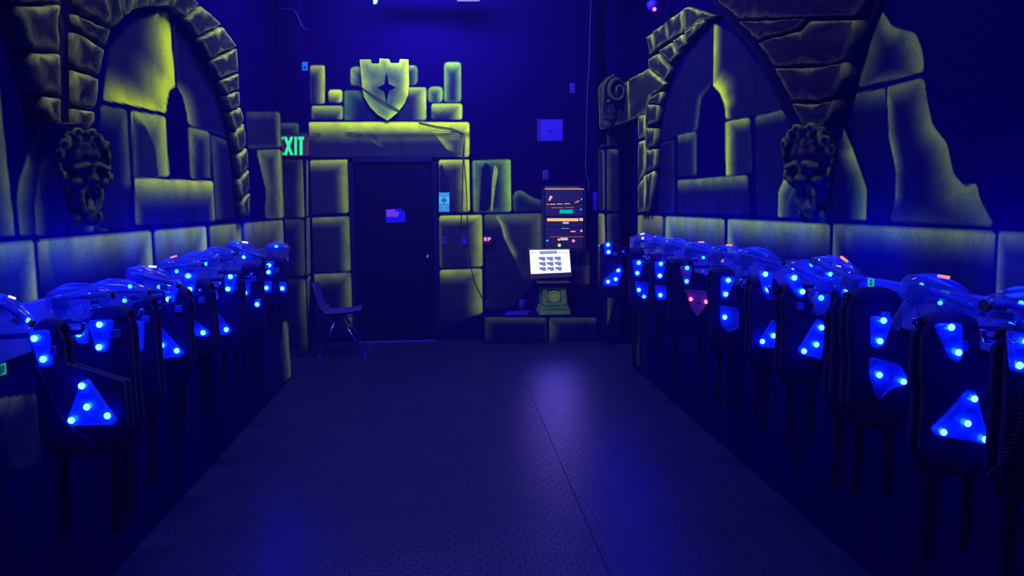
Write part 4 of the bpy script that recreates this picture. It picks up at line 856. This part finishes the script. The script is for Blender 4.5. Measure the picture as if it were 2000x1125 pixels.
def vest(sd, label, Y, plates, bx0, bx1, gsx=None, straps=2, ztop=1.172):
    """bx0,bx1: px extent of the shoulder part; the chest part widens around the chest sensor"""
    X0_, X1_ = ony(bx0, 600, Y).x, ony(bx1, 600, Y).x; xm = (X0_+X1_)/2; zt_ = ztop
    root = thing('laser_tag_vest', label, 'vest', (xm, Y+.05, 1.19), 'laser tag vests hung along the two walls')
    ch_ = [p_ for p_ in plates if p_[0] == 'chest_sensor']
    if ch_:
        cp_ = [ony(a, b_, Y) for a, b_ in ch_[0][1]]; cx0, cx1 = min(p_.x for p_ in cp_)-.02, max(p_.x for p_ in cp_)+.02; cz0, cz1 = min(p_.z for p_ in cp_), max(p_.z for p_ in cp_)
    else: cx0, cx1, cz0, cz1 = X0_-.0, X1_+.0, .82, .98
    cx0, cx1 = min(cx0, X0_+.01), max(cx1, X1_-.01); zb = cz0-.10
    out = [(X0_+.012, zt_), (X0_, zt_-.03), (X0_, max(cz1+.05, zt_-.14)), (cx0, cz1-.01), (cx0-.005, cz0-.02), (cx0+.035, zb), (cx1-.035, zb), (cx1+.005, cz0-.02), (cx1, cz1-.01), (X1_, max(cz1+.05, zt_-.14)), (X1_, zt_-.03), (X1_-.012, zt_)]
    bm = B(); prism(bm, [Vector((a, Y+.013, b_)) for a, b_ in out], (0, .03, 0), .008, 3); link('front_panel', bm, 'fabric', root, True)
    bm = B(); prism(bm, [Vector((a*.98+.02*xm, Y+.075, b_-.01)) for a, b_ in out], (0, .028, 0), .008, 3); link('back_panel', bm, 'fabric', root, True)
    # shoulder yoke folded over the peg
    bm = B(); k_ = []
    for w in np.linspace(0, 1, 7):
        x = X0_+.01+(X1_-X0_-.02)*w; k_.append([bm.verts.new((x, Y+.055+.045*math.cos(a), zt_-.012+.05*math.sin(a)*(1-.35*abs(2*w-1)**3))) for a in np.linspace(0, math.pi, 9)])
    for a, b_ in zip(k_[:-1], k_[1:]):
        for i in range(8): bm.faces.new((a[i], a[i+1], b_[i+1], b_[i]))
    o = link('shoulder_yoke', bm, 'fabric', root, True); md = o.modifiers.new('s', 'SOLIDIFY'); md.thickness = .012
    bm = B(); q = Vector(((X0_*.35+X1_*.65), Y+.008, zt_-.06)); box(bm, (q.x-.016, Y, q.z-.016), (q.x+.016, Y+.014, q.z+.016), .003); link('buckle', bm, 'circuit', root)
    for k in range(straps):
        x = cx0+.05+(cx1-cx0-.10)*k/max(1, straps-1); ln = .22+.09*random.random(); bm = B()
        pts = [(x, Y+.05, zb+.03), (x+.008*math.sin(k*3), Y+.05, zb-ln*.5), (x-.01, Y+.045, zb-ln)]
        P_ = smoothpts(pts, 4); a = [bm.verts.new(p_+Vector((-.016, 0, 0))) for p_ in P_]; b2 = [bm.verts.new(p_+Vector((.016, 0, 0))) for p_ in P_]
        for i in range(len(P_)-1): bm.faces.new((a[i], b2[i], b2[i+1], a[i+1]))
        o = link('waist_strap', bm, 'webbing', root); md = o.modifiers.new('s', 'SOLIDIFY'); md.thickness = .004
    for nm, px, leds, mat, lm in plates: plate(nm, root, px, Y, leds, mat, lm, .0075+.0010*Y)
    # peg on the rail
    px0 = sd*(XR if sd > 0 else XL)-sd*.028; bm = B(); tube(bm, [(px0, Y+.055, zt_-.02), (xm-sd*.09, Y+.055, zt_-.01), (xm-sd*.10, Y+.055, zt_+.02)], .009, 8); link('peg', bm, 'chrome', rails[sd], True)
    # lamp light thrown by the sensors
    return root
C_, P_k = 'clear', 'pinkclear'; LD, LR = 'led', 'led_red'
SS, CS, BS = 'shoulder_sensor', 'chest_sensor', 'side_sensor'
vest(-1, 'vest with a four-light triangle at the near end of the left rail', 2.72, [(SS, [(56, 647), (95, 644), (101, 716), (78, 716)], [(71, 660), (88, 700)], C_, LD), (CS, [(160, 742), (172, 742), (228, 822), (222, 830), (136, 832), (130, 824)], [(163, 752), (173, 793), (143, 819), (213, 810)], C_, LD)], 50, 114)
vest(-1, 'vest with a broad upright sensor and a single-light side sensor, second along the left rail', 3.07, [(SS, [(172, 625), (223, 624), (209, 687), (190, 688)], [(197, 633), (196, 677)], C_, LD), (BS, [(138, 638), (170, 640), (172, 672), (152, 672)], [(157, 651)], C_, LD)], 168, 250)
vest(-1, 'vest with a narrow two-light sensor and a glint below it, third along the left rail', 3.45, [(SS, [(256, 627), (282, 627), (278, 686), (259, 686)], [(261, 635), (262, 673)], C_, LD), (BS, [(258, 700), (270, 700), (268, 735), (260, 735)], [], C_, LD)], 252, 298)  # lower plate holds no lamp, added to stand for a glint
vest(-1, 'vest with high shoulder lights and a half-hidden two-light triangle, fourth along the left rail', 3.80, [(SS, [(316, 547), (352, 547), (340, 592), (326, 592)], [(333, 553), (331, 584)], C_, LD), (CS, [(312, 638), (360, 690), (354, 696), (316, 702)], [(317, 674), (347, 684)], C_, LD)], 312, 368)
vest(-1, 'vest with stacked lights and one corner light below, fifth along the left rail', 4.15, [(SS, [(358, 533), (384, 532), (378, 574), (364, 574)], [(369, 538), (372, 565)], C_, LD), (CS, [(374, 620), (410, 650), (404, 658), (380, 657)], [(398, 649)], C_, LD)], 356, 414)
vest(-1, 'vest with a tall corner triangle and two shoulder lights, sixth along the left rail', 4.75, [(SS, [(438, 536), (464, 536), (457, 572), (440, 572)], [(451, 540), (446, 564)], C_, LD), (CS, [(417, 600), (452, 645), (448, 653), (423, 655)], [(443, 643)], C_, LD), (BS, [(412, 562), (422, 562), (426, 586), (413, 588)], [(420, 580)], C_, LD)], 434, 474)
vest(-1, 'dark vest with one slim sensor light, seventh along the left rail', 5.35, [(SS, [(479, 543), (491, 544), (486, 578), (475, 577)], [(479, 572)], C_, LD), (BS, [(497, 584), (509, 584), (508, 602), (498, 602)], [(503, 594)], C_, LD)], 470, 512)
vest(-1, 'vest with three small lights at the far end of the left rail', 6.05, [(SS, [(518, 510), (536, 510), (531, 538), (520, 538)], [(526, 518), (525, 531)], C_, LD), (CS, [(514, 548), (531, 549), (529, 572), (516, 572)], [(521, 562)], C_, LD), (BS, [(544, 550), (560, 552), (559, 572), (547, 571)], [(552, 563)], C_, LD)], 512, 560)
vest(1, 'vest with a tilted three-light sensor hung by the doorway, far end of the right rail', 7.3, [(SS, [(1179, 472), (1196, 472), (1194, 498), (1181, 498)], [(1187, 478), (1188, 492)], C_, LD), (CS, [(1213, 519), (1216, 530), (1206, 559), (1178, 558), (1178, 547)], [(1207, 528), (1202, 545), (1187, 550)], C_, LD)], 1174, 1216)
vest(1, 'vest with two stacked lights and a square plate below, second from the doorway', 6.3, [(SS, [(1235, 508), (1258, 508), (1250, 541), (1240, 541)], [(1247, 513), (1244, 533)], C_, LD), (CS, [(1240, 549), (1266, 552), (1265, 584), (1244, 578)], [(1247, 566), (1257, 579)], C_, [LD, 'led_dim'])], 1230, 1262)
vest(1, 'vest with a wedge sensor and one light below, third from the doorway', 5.65, [(SS, [(1278, 511), (1302, 512), (1293, 546), (1282, 546)], [(1290, 515), (1288, 538)], C_, LD), (CS, [(1279, 557), (1303, 559), (1301, 586), (1283, 585)], [(1289, 576)], C_, LD)], 1273, 1305)
vest(1, 'vest with a pink-lit wedge and two red lights, the only red one', 5.05, [(SS, [(1328, 520), (1353, 519), (1345, 557), (1337, 557)], [(1341, 523), (1340, 549)], P_k, ['led_dim', 'led_dim']), (CS, [(1337, 565), (1384, 570), (1382, 592), (1362, 620), (1352, 606)], [(1348, 584), (1378, 589)], P_k, LR)], 1306, 1358)
vest(1, 'vest with two shoulder lights and a square scratched plate, fifth from the doorway', 4.3, [(SS, [(1408, 540), (1437, 540), (1419, 584), (1409, 582)], [(1421, 547), (1416, 574)], C_, LD), (CS, [(1406, 596), (1443, 603), (1443, 642), (1420, 650), (1409, 636)], [(1414, 619)], C_, LD)], 1390, 1440)
vest(1, 'vest with a wedge sensor above a half-hidden triangle, sixth from the doorway', 3.78, [(SS, [(1480, 528), (1510, 531), (1504, 576), (1493, 576)], [(1493, 535), (1498, 565)], C_, LD), (CS, [(1511, 622), (1518, 640), (1517, 681), (1484, 678), (1483, 669)], [(1509, 655), (1487, 666)], C_, LD)], 1466, 1524)
vest(1, 'vest with a slanted shoulder sensor and a leaning three-light triangle, seventh from the doorway', 3.42, [(SS, [(1531, 540), (1556, 531), (1573, 574), (1565, 582), (1555, 578)], [(1549, 542), (1565, 569)], C_, LD), (CS, [(1598, 622), (1611, 632), (1604, 703), (1563, 692), (1560, 684)], [(1602, 639), (1592, 672), (1568, 685)], C_, LD)], 1528, 1584)
vest(1, 'vest with a tongue-shaped sensor lit once, just left of the label 32', 3.15, [(SS, [(1589, 576), (1623, 574), (1620, 600), (1611, 614), (1600, 614), (1592, 604)], [(1601, 581)], C_, 'led_dim'), (BS, [(1658, 562), (1671, 563), (1670, 580), (1659, 580)], [(1665, 569)], C_, LD)], 1632, 1678)
vest(1, 'vest with an upright wedge and an inverted two-light triangle, hanging below the label 32', 2.78, [(SS, [(1702, 617), (1744, 620), (1724, 676), (1712, 681), (1704, 676)], [(1722, 625), (1715, 665)], C_, LD), (CS, [(1700, 697), (1760, 712), (1772, 738), (1768, 750), (1733, 764), (1716, 782), (1702, 740)], [(1714, 731), (1761, 744)], C_, LD)], 1664, 1768, ztop=1.212)
vest(1, 'vest with a large four-light triangle near the front of the right rail', 2.40, [(SS, [(1826, 634), (1878, 630), (1879, 696), (1870, 707), (1858, 700)], [(1853, 638), (1867, 687)], C_, LD), (CS, [(1892, 763), (1903, 763), (1931, 858), (1924, 867), (1828, 850), (1822, 838)], [(1898, 777), (1885, 825), (1838, 842), (1919, 856)], C_, LD)], 1812, 1925)
vest(1, 'vest cut by the frame at the near end of the right rail', 2.15, [(SS, [(1969, 645), (2012, 652), (2006, 728), (1977, 726)], [(1998, 665), (1985, 712)], C_, LD)], 1982, 2050)

# ------------------------------------------------------------------ phasers
def phaser(label, px, py, X, yawd, pitchd=0, rolld=0, s=1.0, leds=((.10, .03), (-.04, .05)), top='led_orange', ledmat='led', grip=1):
    s *= .84
    c = onx(px, py, X)
    root = thing('laser_phaser', label, 'phaser', c, 'clear laser tag phasers lying on top of the vests')
    R = Matrix.Translation(c) @ rotm('Z', yawd) @ rotm('Y', pitchd) @ rotm('X', rolld) @ Matrix.Diagonal((s*.92, s*1.3, s*1.3, 1))
    secs = [(-.125, .016, .0, .030), (-.115, .028, -.018, .046), (-.075, .032, -.030, .056), (-.03, .033, -.030, .060), (-.02, .027, -.012, .058), (.045, .027, -.010, .052), (.055, .031, -.026, .050), (.12, .027, -.022, .040), (.148, .020, -.014, .028), (.155, .012, -.006, .020)]
    bm = B(); rings = []
    for x, w, z0, z1 in secs:
        zc_, h = (z0+z1)/2, (z1-z0)/2
        rings.append([bm.verts.new((x, w*math.copysign(abs(math.cos(a))**.7, math.cos(a)), zc_+h*math.copysign(abs(math.sin(a))**.7, math.sin(a)))) for a in np.linspace(0, 2*math.pi, 15)[:-1]])
    for a, b_ in zip(rings[:-1], rings[1:]):
        for i in range(14): bm.faces.new((a[i], a[(i+1) % 14], b_[(i+1) % 14], b_[i]))
    bm.faces.new(list(reversed(rings[0]))); bm.faces.new(rings[-1]); bmesh.ops.recalc_face_normals(bm, faces=bm.faces)
    tube(bm, smoothpts([(-.09, 0, .044), (-.02, 0, .058), (.05, 0, .052), (.10, 0, .040)], 4), [.006]+[.010]*11+[.006], 8)
    bm.transform(R); link('shell', bm, 'gun', root, True)
    bm = B(); box(bm, (-.10, -.014, -.012), (-.03, .014, .030), .003); cyl(bm, (-.03, 0, .02), (.13, 0, .014), .010, 10); box(bm, (.06, -.018, -.012), (.10, .018, .004), .002); bm.transform(R); link('circuit_board', bm, 'circuit', root)
    bm = B(); tube(bm, smoothpts([(-.07, 0, -.01), (-.085, 0, -.05), (-.10, 0, -.10)], 4), [.022]*4+[.020]*4+[.018], 10); tube(bm, smoothpts([(-.055, 0, -.02), (-.02, 0, -.055), (.02, 0, -.05), (.035, 0, -.02)], 4), .005, 6)
    bm.transform(R); link('grip', bm, 'gun', root, True)
    bm = B(); cyl(bm, (.150, 0, .011), (.168, 0, .011), .013, 12); bm.transform(R); link('muzzle', bm, 'plastic', root)
    for (x, z) in leds:
        bm = B(); ball(bm, R @ Vector((x, 0, z+.0)), .005+.0009*c.y, 10, 8); link('led', bm, ledmat, root, True)
    if top:
        bm = B(); tube(bm, [(-.02, 0, .064), (.02, 0, .068)], .0045, 6); bm.transform(R); link('status_bar', bm, top, root, True)
    l = bpy.data.lights.new('phaser_glow', 'POINT'); l.energy = PGLOW*(1.0 if X < 0 else 1.0); l.color = (0.0, .03, 1.0); l.shadow_soft_size = .05
    lo = bpy.data.objects.new('phaser_glow', l); COL.objects.link(lo); lo.parent = root; lo.location = ((-.05 if X < 0 else .04), 0, .13)
    return root
PGLOW = 4.0
XGL, XGR = -1.26, 1.5
phaser('clear phaser pointing down the rail at the left edge of the picture', 14, 612, XGL-.04, -18, 24, 0, .72, ((.13, .015),), 'led_white')
phaser('clear phaser with two small lights beside the left green label', 150, 592, XGL, 12, -6, 0, .95, ((-.08, .005), (.06, .02)), None, 'led_dim')
phaser('rounded clear phaser with grip towards the room, third on the left rail', 226, 578, XGL, 20, 0, 15, .95, ((.07, .035), (.04, -.02)), None, 'led_dim')
phaser('clear phaser with a bright pinkish top light, fourth on the left rail', 290, 552, XGL+.03, 30, 14, 10, .95, ((.06, -.01),), 'led_white', 'led_dim')
phaser('clear phaser with a reddish bar, fifth on the left rail', 345, 530, XGL, 15, -8, 0, .95, ((.0, .0),), 'led_orange', 'led_dim')
phaser('boxy clear phaser with two cyan lights, sixth on the left rail', 388, 517, XGL, 5, -6, 0, .95, ((-.05, .0), (.05, .0)), None, 'led_dim')
phaser('clear phaser with red bar lying close to the wall, seventh on the left rail', 424, 507, XGL, -20, -8, 20, 1.0, ((.02, .02),), None, 'led_dim')
phaser('upturned clear phaser with a bright top light, eighth on the left rail', 472, 497, XGL+.02, 30, 18, 0, 1.05, ((.02, -.01), (-.07, .02)), 'led_white')
phaser('small lit phaser at the far end of the left rail', 540, 489, XGL+.02, 0, 0, 0, .8, ((.0, .03),), None)
phaser('phaser with a glaring white light where the right rail begins', 1256, 475, XGR, 0, -4, 0, 1.0, ((.0, .035),), 'led_white', 'led_white')
phaser('clear phaser with cyan lights, second on the right rail', 1287, 483, XGR, -25, 6, 0, 1.1, ((.05, .02), (-.06, .02)), None, 'led_dim')
phaser('dim clear phaser with one orange light, third on the right rail', 1322, 489, XGR, -30, 8, 0, 1.1, ((.08, .02),), None, 'led_dim')
phaser('clear phaser with three lights standing proud, fourth on the right rail', 1366, 498, XGR, -20, 8, 10, 1.1, ((-.06, .02), (.03, -.01), (.10, .0)), 'led_orange', 'led_dim')
phaser('clear phaser tinged red, fifth on the right rail', 1420, 506, XGR, -25, 8, 0, 1.05, ((-.08, .0), (-.03, -.01)), 'led_orange', 'led_orange')
phaser('flat clear phaser just left of the label 34', 1478, 515, XGR, -30, 10, 0, 1.1, ((.0, .02),), None, 'led_dim')
phaser('tipped clear phaser with two amber lights above the slanted sensor', 1585, 548, XGR, 150, -28, 10, 1.05, ((.11, .01), (.04, .05)), 'led_orange', 'led')
phaser('upright boxy clear phaser with a reddish top left of the label 32', 1637, 545, XGR, 110, -20, 0, 1.15, ((.05, .0), (-.06, -.02)), 'led_orange', 'led')
phaser('large clear phaser below the label 31', 1825, 588, XGR, -38, 16, -10, 1.1, ((-.06, .03), (.02, .0)), 'led_orange', 'led_dim')
phaser('clear phaser cut by the right edge of the picture', 1990, 618, XGR, 200, -10, 0, 1.1, ((.0, .03),), None, 'led_dim')

# coiled cords between phasers and vests
def coil(label, pts, r=.012, turns=26, w=.0035):
    P = smoothpts(pts, 8); out = []; n = len(P)
    for k in range(turns*8):
        t_ = k/(turns*8-1)*(n-1); i = min(int(t_), n-2); p_ = P[i].lerp(P[i+1], t_-i); d = (P[i+1]-P[i]).normalized(); a = d.orthogonal().normalized(); b_ = d.cross(a); an = 2*math.pi*k/8
        out.append(p_+a*r*math.cos(an)+b_*r*math.sin(an))
    bm = B(); tube(bm, out, w, 5); o = link('coiled_cord', bm, 'frame', smooth=True); return tag(o, label, 'cord')
coil('coiled cord hanging below the near vest of the left rail', [ony(72, 715, 2.7), ony(86, 752, 2.69), ony(104, 785, 2.69), ony(120, 818, 2.69), ony(145, 842, 2.69), ony(187, 872, 2.69)], r=.006, w=.0022, turns=34)
coil('coiled cord hanging beside the leaning three-light triangle', [ony(1646, 600, 3.12), ony(1632, 640, 3.1), ony(1622, 690, 3.1), ony(1614, 722, 3.1)], turns=26, r=.007, w=.0025)
coil('coiled cord hanging down from the near right vest', [ony(1998, 760, 2.1), ony(1992, 830, 2.1), ony(1960, 900, 2.1), ony(1930, 930, 2.12)], r=.006, w=.0022)

# ------------------------------------------------------------------ haze volume added for halos round the lamps, blue put into its colour
m, n = newmat('haze'); o = N(n, 'ShaderNodeOutputMaterial'); v = N(n, 'ShaderNodeVolumeScatter'); v.inputs['Color'].default_value = (.05, .02, 1.0, 1); v.inputs['Density'].default_value = .012; v.inputs['Anisotropy'].default_value = .2
n.links.new(v.outputs[0], o.inputs['Volume']); MT['haze'] = m
bm = B(); box(bm, (-3.19, -1.19, .002), (3.19, YB-.002, CEIL)); tag(link('haze', bm, 'haze'), 'thin blue haze added for lamp halos across the room', 'haze', kind='stuff')
